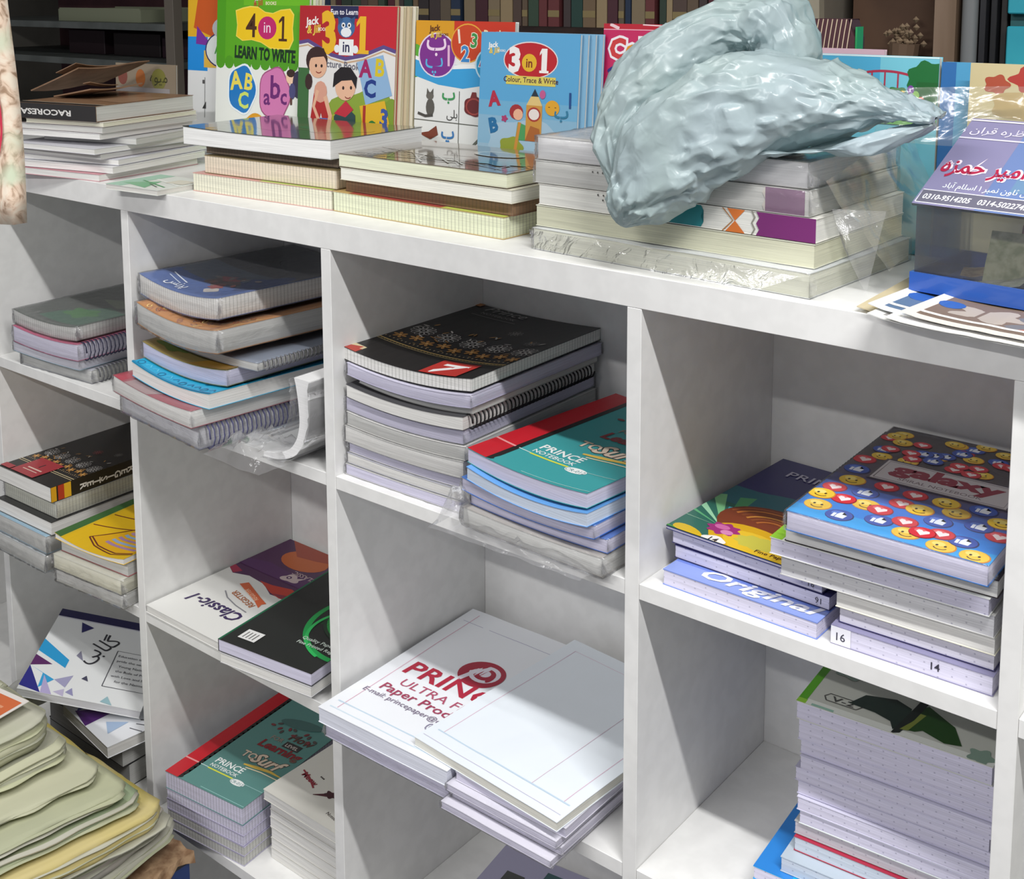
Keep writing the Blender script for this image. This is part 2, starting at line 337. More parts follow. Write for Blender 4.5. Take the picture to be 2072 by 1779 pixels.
@art
def a_galaxy(A, H):
    for i in range(12): A.rect(0, i*H/12, 1, (i+1)*H/12+.002, ['#2f9fe0', '#2d84d8', '#3a78cf', '#3d62b4', '#4a4f8e', '#54486f', '#524458', '#4d4248', '#4a4046', '#4a4046', '#463e44', '#433c44'][i])  # blue bands turn dark brown towards the back: shelf shade painted into the cover
    rnd = random.Random(12); P = []
    spots = [(.10, .16, 'y'), (.08, .42, 'r'), (.24, .10, 'b'), (.42, .16, 'b'), (.30, .30, 'y'), (.53, .22, 'r'), (.66, .32, 'b'), (.58, .10, 'y'), (.76, .06, 'y'), (.83, .17, 'b'), (.92, .05, 'y'), (.72, .19, 'r'), (.95, .32, 'r'), (.84, .38, 'b'), (.44, .42, 'r'),
             (.38, .28, 'r'), (.24, .44, 'b'), (.70, .47, 'y'), (.54, .40, 'y'), (.92, .48, 'y'), (.12, .56, 'y'), (.30, .58, 'r'), (.62, .56, 'y'), (.46, .56, 'r'), (.80, .58, 'b'), (.18, .30, 'r'), (.06, .30, 'y'), (.08, .72, 'b'), (.06, .88, 'r'), (.95, .68, 'r'), (.95, .86, 'b'), (.12, .98, 'y'), (.64, .15, 'r')]
    for j in range(46):
        spots.append((rnd.uniform(.05, .95), rnd.uniform(.98, H-.02), rnd.choice('yrb')))
    for x, y, k in spots:
        s = .072 if k != 'r' else .066
        if y > .9: s *= .8
        sh = {'y': ('#e7c23c', '#c9862a', '#f2dc7a'), 'r': ('#cf3440', '#94202c', '#e06a70'), 'b': ('#3a57ae', '#2a2f68', '#5f7fd0')}[k]
        A.ell(x, y, s, s*.95, sh[1], 18); A.ell(x-.004, y+.004, s*.94, s*.88, sh[0], 18); A.ell(x-s*.25, y+s*.3, s*.45, s*.35, sh[2], 12)
        if k == 'y':
            A.ell(x-s*.3, y+s*.1, s*.1, s*.14, '#3a2a18', 8); A.ell(x+s*.25, y+s*.1, s*.1, s*.14, '#3a2a18', 8); A.arc(x, y-s*.1, s*.45, s*.4, 200, 340, s*.1, '#5a3a18', 8)
        elif k == 'b':
            A.rect(x-s*.5, y-s*.4, x-s*.28, y+s*.25, '#e9eef6'); A.poly([(x-s*.22, y-s*.4), (x+s*.4, y-s*.4), (x+s*.48, y+s*.2), (x+s*.1, y+s*.22), (x+s*.12, y+s*.6), (x-s*.05, y+s*.55), (x-s*.22, y+s*.15)], '#e9eef6')
        else:
            A.poly([(x, y-s*.5), (x+s*.5, y+s*.1), (x+s*.4, y+s*.42), (x+s*.15, y+s*.42), (x, y+s*.22), (x-s*.15, y+s*.42), (x-s*.4, y+s*.42), (x-s*.5, y+s*.1)], '#f1e3e3')
    A.rect(.16, .64, .90, .96, '#57505a'); A.rect(.175, .655, .885, .945, '#c6c1c3'); A.line([(.19, .67), (.87, .67), (.87, .93), (.19, .93), (.19, .67)], .006, '#6a6066')
    A.text('galaxy', .53, .785, .20, '#8c2f42', 0, .05, sx=1.15); A.text('SPIRAL NOTEBOOK', .53, .70, .05, '#7c6f74', 0, .01)
@art
def a_flower(A, H):
    A.rect(0, 0, 1, H, '#33316a'); A.rect(0, 0, 1, .60, '#2c6a5c'); A.blob(.30, .66, .42, .16, '#2a6b78', 5, .15); n0 = len(A.L)
    for a, c in ((100, '#4fa06a'), (120, '#7fc38a'), (138, '#9fd8b0'), (155, '#5fae7a'), (175, '#b7dfc0')):
        t = math.radians(a); A.poly([(.42, .36), (.42+.5*math.cos(t)-.05, .36+.45*math.sin(t)), (.42+.55*math.cos(t)+.05, .36+.5*math.sin(t))], c)
    A.poly([(.42, .36), (.30, .64), (.44, .66)], '#46b6cc'); A.text('ART', .38, .58, .06, '#bfe6ee', -60)
    A.ell(.66, .52, .36, .26, '#7c3a20', 26, -12); 
    for i in range(6): A.arc(.66, .50, .34-.045*i, .25-.03*i, 10, 170, .02, ['#a5562a', '#c97a34', '#8b4a26', '#d08c3c', '#93502a', '#b5692f'][i], 16, -12)
    A.ell(.72, .26, .36, .20, '#d9a916', 26, -18); A.ell(.74, .25, .27, .14, '#e7bf2d', 22, -18); A.blob(.70, .30, .14, .08, '#c8c04a', 9, .1)
    A.blob(.45, .34, .10, .075, '#a02d78', 8, .15); A.ell(.43, .36, .05, .03, '#cf6aa8'); A.ell(.49, .31, .04, .03, '#d98ab8')
    A.ell(.30, .18, .12, .06, '#d9b416', 16, -20); A.ell(.22, .12, .14, .05, '#3f8f3f', 14, -20)
    A.blob(.48, .18, .075, .05, '#f0eee8', 4, .08); A.text('14', .48, .158, .07, '#3a2f30', 0, .02)
    A.line([(.40, .04), (.62, .10), (.82, .08), (1, .03)], .012, '#c42a4a'); A.line([(.5, .02), (.8, .05), (1, .0)], .012, '#d9588a')
    A.L = A.L[:n0]+[([(x-.16, y-.165) for x, y in v], f, c) for v, f, c in A.L[n0:]]
    A.text('Fine Paper Products', .78, .04, .05, '#4a2a18', 2, .01); A.text('P', .90, .10, .10, '#a5222a', 0, .04)
    A.text('PRINCE', .40, 1.12, .13, '#b9b7cc', 0, .01, sx=1.1)
@art
def a_vtwo(A, H):
    A.rect(0, 0, .06, .2, '#9ad53c'); A.rect(.02, .2, .05, H, '#6fae3a'); A.text('V - 2', .22, .06, .055, '#4a4a48', 0, .01)
    A.poly([(.44, .05), (.52, .03), (.60, .06), (.54, .0), (.49, .0)], '#4c5450'); A.rect(.80, .02, .88, .06, '#d9d88a')
@art
def a_original(A, H):
    A.rect(0, 0, 1, .3, '#8ea2e2'); A.rect(0, .14, 1, .5, '#6f88da'); A.text('Original', .60, .055, .15, '#2c2f66', 0, .01, .3, sx=1.55); A.text('Original', .597, .06, .15, '#eef0fa', 0, .025, .3, sx=1.55)
@art
def a_cyan(A, H):
    A.rect(0, 0, 1, .35, '#1aaef2'); A.rect(0, 0, .2, H, '#2f86d8')
@art
def a_strip(A, H):
    A.rect(0, 0, .05, H, '#8fd03a'); A.rect(.02, .0, .20, .1, '#6fae9c'); A.rect(.25, 0, 1, .1, '#eef2ee')
@art
def a_plane(A, H):
    A.rect(0, 0, .045, H, '#5cae22'); A.rect(0, 0, .07, .04, '#9ad53c'); A.rect(.05, 0, 1, .05, '#eef1ea'); A.rect(.08, .0, .2, .02, '#9fc9b8')
    A.line([(.13, .09), (.29, .09), (.31, .125), (.29, .16), (.13, .16), (.11, .125), (.13, .09)], .008, '#5c5c58'); A.text('V-2', .21, .10, .065, '#4a4a48', 0, .015, sx=1.3)
    A.blob(.16, .40, .08, .05, '#9fb3a6', 5, .2); A.blob(.93, .05, .06, .06, '#8aa394', 5, .2)
    A.poly([(.24, .13), (.29, .25), (.44, .30), (.53, .26), (.56, .10), (.50, .03), (.47, .09), (.38, .12)], '#20302a')
    A.poly([(.54, .26), (.60, .33), (.76, .22), (.83, .08), (.75, .055), (.63, .10), (.60, .07), (.55, .06)], '#244a1c')
    A.poly([(.50, -.01), (.54, .02), (.58, .24), (.60, .44), (.56, .46), (.54, .28)], '#1b2220'); A.poly([(.53, .05), (.57, .16), (.58, .24), (.61, .24), (.57, .06)], '#7f8a3c')
    A.poly([(.50, .36), (.52, .50), (.66, .48), (.62, .36)], '#2c3a30')
@art
def a_ream(A, H):
    for x in (.10,): A.line([(x, .06), (x, H-.05)], .005, '#d9a3b8')
    A.line([(.05, H-.16), (.98, H-.16)], .004, '#a9a6c4'); A.line([(.05, .12), (.98, .12)], .010, '#c2d6e6'); A.line([(.05, .05), (1, .05)], .008, '#cfe0ec')
    A.ell(.56, .85, .155, .145, '#a8203a', 34); A.ell(.575, .86, .105, .095, '#e8e4ee', 24); A.ell(.575, .86, .075, .066, '#a8203a', 20); A.ell(.575, .865, .038, .036, '#e8e4ee', 14); A.line([(.52, .90), (.475, .73)], .036, '#e8e4ee'); A.ell(.635, .84, .02, .05, '#a8203a', 10)
    A.text('PRINCE', .14, .58, .20, '#b3243f', 0, .02, .06, 'L', sx=1.2); A.text('ULTRA FINE', .22, .46, .105, '#b3506c', 0, .0, .06, 'L', sx=1.15); A.text('Paper Products', .15, .36, .105, '#a53a5a', 0, .01, .05, 'L', sx=1.15)
    A.text('E-mail: princepaper@email', .08, .29, .06, '#7a6a84', 0, .0, .1, 'L', sx=1.1)
    for i in range(4): A.arc(.66+.02*i, .24, .015, .03, 0, 360, .008, '#8c87a0', 8)
@art
def a_blankream(A, H):
    A.line([(.09, .13), (.09, H-.1), (.93, H-.1), (.93, .13)], .004, '#d9b3c8'); A.line([(.05, .13), (.97, .13)], .009, '#c4d8e8'); A.line([(.02, .05), (.98, .05)], .004, '#c9c4d8'); A.line([(.72, .13), (.72, H)], .003, '#d8bccb')
@art
def a_whitewrap(A, H):
    for j in range(3):
        for i in range(7): A.ell(.30+.011*i+.1*j, .03+.022*j, .0028, .0034, '#5a5a58', 6)
@art
def a_classic(A, H):
    A.rect(0, 0, 1, H, '#e6e6e2')
    A.poly([(0, .80), (.10, .75), (.25, .80), (.45, .78), (.62, .70), (.78, .72), (1, .52), (1, H), (0, H)], '#4e2350'); A.poly([(0, .80), (.0, .86), (.14, .82), (.10, .755)], '#a82a4a')
    A.poly([(.38, .80), (.52, .81), (.70, .86), (.90, .80), (1, .78), (1, .60), (.86, .72), (.72, .70), (.60, .72)], '#c23a28'); A.poly([(.62, .72), (.80, .70), (1, .58), (1, .74), (.84, .80)], '#8c2a3f')
    A.ell(.42, 1.24, .24, .15, '#c8642a', 22); A.poly([(.05, H), (.30, 1.26), (.5, 1.3), (.95, H)], '#a5432a'); A.poly([(.62, H), (.95, 1.05), (1, 1.0), (1, H)], '#b5352f')
    A.ell(.88, .60, .06, .05, '#c9723a', 14); A.poly([(0, 1.0), (.2, 1.06), (.5, 1.03), (.8, 1.1), (1, 1.0), (1, .9), (.5, .9), (0, .9)], '#54265e')
    A.blob(.55, .97, .085, .055, '#cdb9b9', 3, .22, ph=1); A.ell(.53, .975, .025, .022, '#54265e', 12); A.ell(.53, .975, .011, .010, '#e8dcd8', 8); A.poly([(.60, 1.0), (.66, 1.04), (.62, .95)], '#cdb9b9')
    A.text('CLASSIC', .62, 1.08, .07, '#cdb5b5', 180, .01); A.rect(.86, .90, .99, .96, '#dedad6'); A.text('G-31', .925, .95, .045, '#4a3a4a', 180, .005)
    A.text('Classic-1', .44, .36, .17, '#3a2a5a', 180, .02, .2); A.text('lassic', .47, .36, .165, '#5c3f8c', 180, .01, .2, sx=.0001)
    A.line([(.30, .52), (.40, .46), (.55, .42), (.70, .40)], .010, '#8a8a90'); A.poly([(.30, .66), (.62, .55), (.72, .50), (.70, .55), (.72, .58), (.60, .62), (.34, .72)], '#d9663a'); A.text('REGISTER', .52, .545, .075, '#b0683c', 168, .015); A.text('REGISTER', .52, .62, .05, '#f2c8a8', 162, .01)
@art
def a_greenring(A, H):
    A.line([(.012, 0), (.012, H)], .02, '#1f6b4a'); A.arc(1.02, .78, .58, .56, 90, 290, .05, '#1f9c4c', 40)
    A.ell(1.02, .86, .50, .42, '#1f8f3f', 40)
    for i in range(16): A.line([(.54+.03*i, .62), (.62+.03*i, 1.2)], .006, '#15702f')
    A.arc(1.02, .86, .50, .42, 100, 280, .03, '#17301f', 30); A.arc(1.05, .62, .52, .44, 150, 250, .03, '#2fb55c', 24)
    A.rect(.12, .10, .30, .24, '#e6e6e4'); 
    for i in range(4): A.rect(.15+.035*i, .12, .16+.035*i, .21, '#4a4a4a')
    A.text('Quality Paper and', .80, .36, .06, '#c9d6cc', 0, .01); A.text('Fine Printed Register', .82, .29, .055, '#c9d6cc', 0, .01); A.ell(.97, .42, .04, .04, '#e0e6e0'); A.ell(.97, .42, .022, .022, '#3a3a3a')
@art
def a_leaf(A, H):
    A.rect(0, 0, 1, H, '#e4e2da')
    for x, y, c in ((.62, .62, '#c8862a'), (.56, .72, '#d39a3a'), (.86, .30, '#d2812c'), (.75, .66, '#d8b05a'), (.92, .80, '#cf8a35')): A.blob(x, y, .085, .065, c, 4, .25, ph=x*9)
    A.line([(.40, .22), (.52, .30), (.66, .40), (.80, .58)], [.008, .05, .03, .015], '#5a3038'); A.blob(.53, .31, .06, .04, '#4a2830', 5, .2)
    A.text('Meow', .22, .32, .085, '#8c2f3c', -12, .03); A.line([(.08, .40), (.20, .36), (.34, .28)], .016, '#9a3a46'); A.text('...', .3, .42, .09, '#3a3030', -10, .03); A.text('Notebook', .78, .10, .05, '#6a6260', -8)
@art
def a_redsheen(A, H):
    A.rect(0, 0, .12, .2, '#b92f48'); A.poly([(.15, .0), (.45, 0), (.7, .25), (.2, .3)], '#a98f90'); A.rect(0, .25, 1, H, '#93404c')
@art
def a_tiles(A, H):
    rnd = random.Random(5)
    for i in range(11):
        for j in range(8):
            x, y = .05+i*.09, .05+j*.1
            if (i+j) % 3 == 0: A.arc(x, y, .026, .026, 0, 360, .010, '#0f6f98', 10)
            else: A.line([(x-.03, y), (x, y+.03), (x+.03, y+.0)], .010, rnd.choice(['#0f6f98', '#1682b0', '#57c6e4']))
    A.rect(0, 0, 1, .018, '#1789b5')
@art
def a_olive(A, H):
    for i in range(10): A.rect(0, i*.06, 1, i*.06+.061, ['#a08a3a', '#8f8434', '#7c7a30', '#6b6a2c', '#5d5c2c'][min(i//2, 4)])
    A.poly([(.55, 0), (1, 0), (1, .3), (.7, .2)], '#a57f36'); A.blob(.2, .12, .15, .06, '#596a34', 5, .2)
@art
def a_paisley(A, H):
    rnd = random.Random(8); A.rect(0, 0, 1, .4, '#c9862c'); A.rect(0, .1, .2, .4, '#dca94a')
    for i in range(60): A.arc(rnd.random(), rnd.random()*.35, .025+.02*rnd.random(), .015, 0, 300, .008, rnd.choice(['#7a3a20', '#e6c47a', '#8f4a26', '#a8603a']), 9, rnd.random()*180)
@art
def a_bluefig(A, H):
    A.rect(0, 0, 1, .42, '#4067ac'); A.rect(0, .30, 1, H, '#5e6b7c'); A.rect(0, .62, 1, H, '#4c4e52'); A.blob(.34, .2, .34, .14, '#5688cc', 5, .2); A.blob(.85, .46, .2, .2, '#33518c', 4, .2)
    A.blob(.52, .36, .14, .12, '#75605f', 5, .2); A.blob(.5, .42, .09, .05, '#a85a5e', 4, .2); A.blob(.66, .16, .07, .05, '#d8d2cc', 4, .12); A.blob(.60, .24, .06, .05, '#a2403f', 5, .2)
    for i in range(10): A.ell(.38+.04*i, .40+.10*math.sin(i*2.2), .035, .02, ['#8f8784', '#5d6a7a', '#9f6f6a'][i % 3], 9, i*40)
    A.line([(.10, .22), (.36, .16)], .010, '#dfe6f0'); A.line([(.12, .17), (.34, .12)], .008, '#c8d4e6'); A.text('پرنس', .34, .07, .11, '#e6ecf6', 0, .01, ar=True)
@art
def a_greygreen(A, H):
    A.rect(0, 0, 1, H, '#565c56'); A.poly([(.25, .1), (.95, .05), (1, .5), (.6, .62), (.3, .3)], '#4b7660'); A.blob(.55, .36, .2, .12, '#4c8a4a', 5, .2); A.poly([(.3, .75), (.7, .62), (1, .8), (.6, .9)], '#77816a'); A.blob(.7, .95, .2, .1, '#47484a', 4, .2)
@art
def a_yellow(A, H):
    A.poly([(0, .0), (.10, .0), (.10, H), (0, H)], '#3f6a3a'); A.line([(.10, 0), (.10, H)], .02, '#d8b52a')
    for p in ([(.12, .35), (.62, .55), (1, .62)], [(.12, .60), (1, .86)], [(.12, 1.0), (1, 1.02)], [(.28, .18), (.45, .10), (.75, .05), (1, .1)], [(.28, .18), (.60, .62), (1, .75)]): A.line(p, .014, '#6a2a28')
    A.poly([(.30, .20), (.48, .12), (.78, .08), (.98, .12), (1, .4), (.6, .56)], '#e0ac1c'); A.line([(.30, .20), (.48, .12), (.78, .08), (.98, .12)], .014, '#6a2a28')
    for i in range(5): A.line([(.48+.02*i, .22+.06*i), (.60, .2+.06*i), (.95, .18+.07*i)], .035, ['#a583a8', '#8fa9cc', '#a583a8', '#8fb0d2', '#b08fb0'][i])
    A.ell(.92, .62, .10, .09, '#f2f0ea', 18); A.arc(.92, .62, .10, .09, 0, 360, .014, '#4a3a28', 18); A.ell(.96, .60, .035, .035, '#3a2f2a'); A.blob(.95, .84, .10, .07, '#a8c84a', 5, .15)
TRI = [('#2f2f86', [(0, .05), (.20, .0), (.0, .34)]), ('#3aa6dc', [(0, .34), (.14, .26), (.16, .06), (.26, .20)]), ('#5f2d66', [(.0, .50), (.18, .40), (.0, .34)]), ('#b9aed8', [(.20, .0), (.30, .0), (.16, .24)]), ('#2f9fd8', [(.0, .74), (.30, .50), (.30, .38), (.0, .56)]), ('#a9a6c8', [(.26, .20), (.38, .12), (.40, .30)]), ('#8c8aa0', [(.34, .58), (.42, .52), (.36, .66)]), ('#c4bcd8', [(.30, .04), (.40, .0), (.38, .1)]), ('#9a98c0', [(.40, .06), (.48, .03), (.44, .13)])]
@art
def a_tri(A, H):
    for c, p in TRI: A.poly([(x*.92, y*.95) for x, y in p], c)
    A.rect(0, H-.11, 1, H, '#27244f'); A.line([(0, H-.12), (1, H-.12)], .008, '#c9c6d8'); A.poly([(.22, H-.15), (.34, H-.20), (.26, H-.30)], '#2c2a66')
    A.text('گلابی', .52, .66, .22, '#3a3a40', 60, .0, ar=True)
    A.line([(.62, .22), (.62, .72), (1.02, .72), (1.02, .22), (.62, .22)], .007, '#4a4a52')
    for i in range(6): A.text(['Education is our first', 'pride the nation and', 'Young Nation to', 'the Rule of Peace', 'with Love and hope', 'for the Nation'][i], .82, .64-.07*i, .042, '#55555c', 0, .0)
    A.poly([(.44, .26), (.50, .24), (.47, .31)], '#4a4a60'); A.poly([(.66, .02), (.76, .0), (.70, .1)], '#9fc4cc')
@art
def a_tri2(A, H):
    A.poly([(0, .30), (.12, .24), (.2, .42), (.0, .5)], '#2fb4de'); A.poly([(.02, .55), (.22, .5), (.1, .7)], '#4a2a70'); A.poly([(.05, .2), (.22, .05), (.24, .34)], '#2c3a86'); A.poly([(.20, .04), (.52, .0), (.48, .42)], '#552a72')
    A.poly([(.30, .38), (.44, .48), (.3, .6)], '#b7c2e0'); A.poly([(.60, .18), (.80, .1), (.76, .34)], '#a9bfdc'); A.poly([(.2, .5), (.32, .56), (.2, .66)], '#cfc6e4'); A.line([(.86, .30), (1, .36)], .01, '#55555c'); A.line([(.84, .38), (1, .48)], .01, '#55555c'); A.text('نور', .88, .5, .16, '#44444a', 20, ar=True)
@art
def a_albumspine(A, H):
    A.text('RACORESA', .40, H*.62, H*.5, '#d8d6d2', 180, .03, sx=1.8)
@art
def a_album(A, H):
    A.rect(0, 0, 1, .10, '#2c2a2a'); A.rect(0, .10, 1, .115, '#d9cbb4'); A.poly([(.0, .5), (.3, .9), (.2, H), (0, H)], '#6f5340'); A.poly([(.5, .4), (1, .3), (1, .9), (.7, .8)], '#9a7a60')
@art
def a_greenlet(A, H):
    A.rect(0, 0, .3, H, '#9fc9b2'); A.poly([(.1, .2), (.7, .05), (.5, .5)], '#79b58a'); A.line([(.2, .45), (.9, .2)], .03, '#4f9a62'); A.line([(.3, .6), (1, .35)], .04, '#f0f2ec'); A.rect(.62, .45, .95, .7, '#dcd8c8'); A.line([(.5, .3), (.8, .16)], .02, '#5c6a5c')
@art
def a_bandgreen(A, H):
    A.rect(.06, 0, .5, .08, '#d8a096'); A.rect(.5, 0, 1, .2, '#c3d873')
@art
def a_bandred(A, H):
    A.rect(.1, 0, .66, .1, '#a8483f'); A.rect(.66, 0, 1, .14, '#c3cf62')
@art
def a_glossy(A, H):
    A.rect(0, 0, 1, H, '#4f5449'); A.blob(.35, .3, .3, .12, '#6d5a52', 5, .2); A.blob(.7, .35, .2, .12, '#4f6f58', 4, .2); A.rect(0, 0, 1, .015, '#3a3d3a')
@art
def a_brownpat(A, H):
    A.rect(0, 0, 1, H, '#7a6a54'); rnd = random.Random(4)
    for i in range(40): A.line([(rnd.random(), rnd.random()*H*.5) for _ in (0, 1)], .010, rnd.choice(['#8d7c64', '#5f5342', '#9a8a6c', '#6c6a52']))
    A.ell(.62, .40, .14, .07, '#c9c2ac'); A.ell(.62, .40, .11, .055, '#6f6452'); A.blob(.8, .2, .12, .06, '#5a6a4a', 5, .2)
@art
def a_zigzag(A, H):
    def zz(x0, x1, c, l=True, r=True):
        P = []
        for i in range(5): P.append((x1+(.010 if i % 2 else 0)*r, H*i/4))
        for i in range(4, -1, -1): P.append((x0+(.010 if i % 2 else 0)*l, H*i/4))
        A.poly(P, c)
    zz(.490, .497, '#8fb5b0'); zz(.505, .625, '#1e7f86'); A.poly([(.715, H), (.775, H), (.742, H*.5)], '#d0712e'); A.poly([(.71, 0), (.775, 0), (.742, H*.5)], '#d0712e')
    A.line([(.70, H), (.735, H*.5), (.70, 0)], .004, '#a8794c'); zz(.795, .800, '#8c8a80'); zz(.812, 1.0, '#75296c', True, False)
    for j in range(3):
        for i in range(4-j): A.ell(.245+.022*i+.02*j, H*(.82-.22*j), .0035, .0035, '#55544f', 6)
@art
def a_zigfaint(A, H):
    A.rect(.86, 0, .985, H, '#8a6a84'); A.poly([(.86, 0), (.85, H*.25), (.86, H*.5), (.85, H*.75), (.86, H)], '#d8d2c8')
    for i in range(4): A.ell(.24+.02*i, H*.75, .0035, .0035, '#55544f', 6)
@art
def a_n14(A, H): A.text('14', .66, H*.35, H*.55, '#2a2838', 0, .01); A.rect(.0, .0, .13, H, '#e6e6ee'); A.text('16', .065, H*.25, H*.6, '#3a3848', 0, .01)
@art
def a_n91(A, H): A.text('91', .93, H*.25, H*.6, '#33313e', 0, .0)
@art
def a_n16(A, H): A.text('16', .93, H*.25, H*.6, '#33313e', 0, .0)
# ---- covers standing along the back
def one(A, x, y, s, col, k=.10):
    A.rect(x-s*k*.5, y, x+s*k*.5, y+s*.70, col); A.rect(x-s*.17, y, x+s*.17, y+s*.07, col); A.poly([(x-s*k*.5, y+s*.70), (x-s*.17, y+s*.58), (x-s*.17, y+s*.50), (x-s*k*.5, y+s*.58)], col)
def jack(A, x, y, s, col='#f2f0ea'):
    A.text('Jack', x, y, s, col, 6, .03, .1); A.text('& Jill', x+s*.25, y-s*.75, s, '#e2c24a', 4, .03, .15); A.text('BOOKS', x+s*1.5, y-s*.55, s*.42, col, 0, .02)
@art
def a_fourinone(A, H):
    A.rect(0, 0, 1, H, '#e9ece6'); A.rect(0, .62, 1, H, '#5aa81c'); A.rect(.0, .62, .10, H, '#4d9c18'); A.rect(.3, 1.05, 1, H, '#6cb81f')
    for i in range(10): A.ell(.05+.1*i, .62, .052, .05, '#4f9a1c', 12)
    A.text('Jack', .47, 1.09, .06, '#e9f0f8', 4, .03); A.text('& Jill', .46, 1.05, .055, '#b83a2a', 2, .02); A.text('BOOKS', .60, 1.055, .035, '#f0e6c0', 0, .02)
    P = [(.22, 1.13), (.30, 1.155), (.38, 1.17), (.46, 1.165), (.54, 1.12), (.62, 1.11), (.70, 1.14), (.80, 1.15), (.84, 1.10), (.83, .98), (.84, .88), (.80, .80), (.70, .795), (.60, .80), (.50, .85), (.40, .87), (.30, .86), (.23, .90), (.24, 1.0)]
    P = [(x, .885+(y-.98)*.80) for x, y in P]; A.poly([(.53+(x-.53)*1.03, .885+(y-.885)*1.06) for x, y in P], '#f3d95a'); A.poly(P, '#f0c817')
    A.text('4', .39, .815, .25, '#4a2a12', 0, .01); A.ell(.565, .885, .10, .085, '#c0246a', 22); A.text('in', .565, .85, .12, '#f4e3ec', 0, .0); one(A, .735, .79, .26, '#4a2a12', .09)
    A.text('LEARN TO WRITE', .54, .648, .125, '#12301a', -2, .04, sx=.66)
    A.blob(.30, .42, .165, .19, '#e9f2f8', 5, .05); A.blob(.30, .42, .15, .175, '#1f78c0', 5, .05); A.text('A', .24, .42, .19, '#e9d95a', 6, .03); A.text('B', .37, .42, .17, '#e9d95a', -8, .03); A.text('C', .32, .28, .17, '#cfe06a', 0, .03)
    A.blob(.66, .40, .17, .20, '#a0527c', 5, .05); A.blob(.66, .40, .16, .19, '#d17ab0', 5, .05); A.text('a', .58, .32, .17, '#6a2470', 0, .02); A.text('b', .67, .37, .24, '#6a2470', 0, .02); A.text('c', .76, .33, .17, '#6a2470', 0, .02)
    A.blob(.46, .14, .15, .10, '#d99a22', 4, .08); A.blob(.80, .12, .15, .10, '#6cae2c', 4, .08); A.line([(.53, .08), (.53, .16)], .015, '#8a4a1a')
    A.ell(.83, .53, .05, .05, '#efc7a8', 14); A.ell(.83, .56, .045, .03, '#3a2420', 10); A.ell(.90, .48, .05, .10, '#3a3450', 12); A.ell(.85, .43, .035, .06, '#4a4a78', 10); A.rect(.83, .33, .85, .38, '#5a3a30')
    for i in range(5): A.line([(.90+.02*i, .20+.02*(i % 2)), (.92+.02*i, .17)], .006, '#5c6a58')
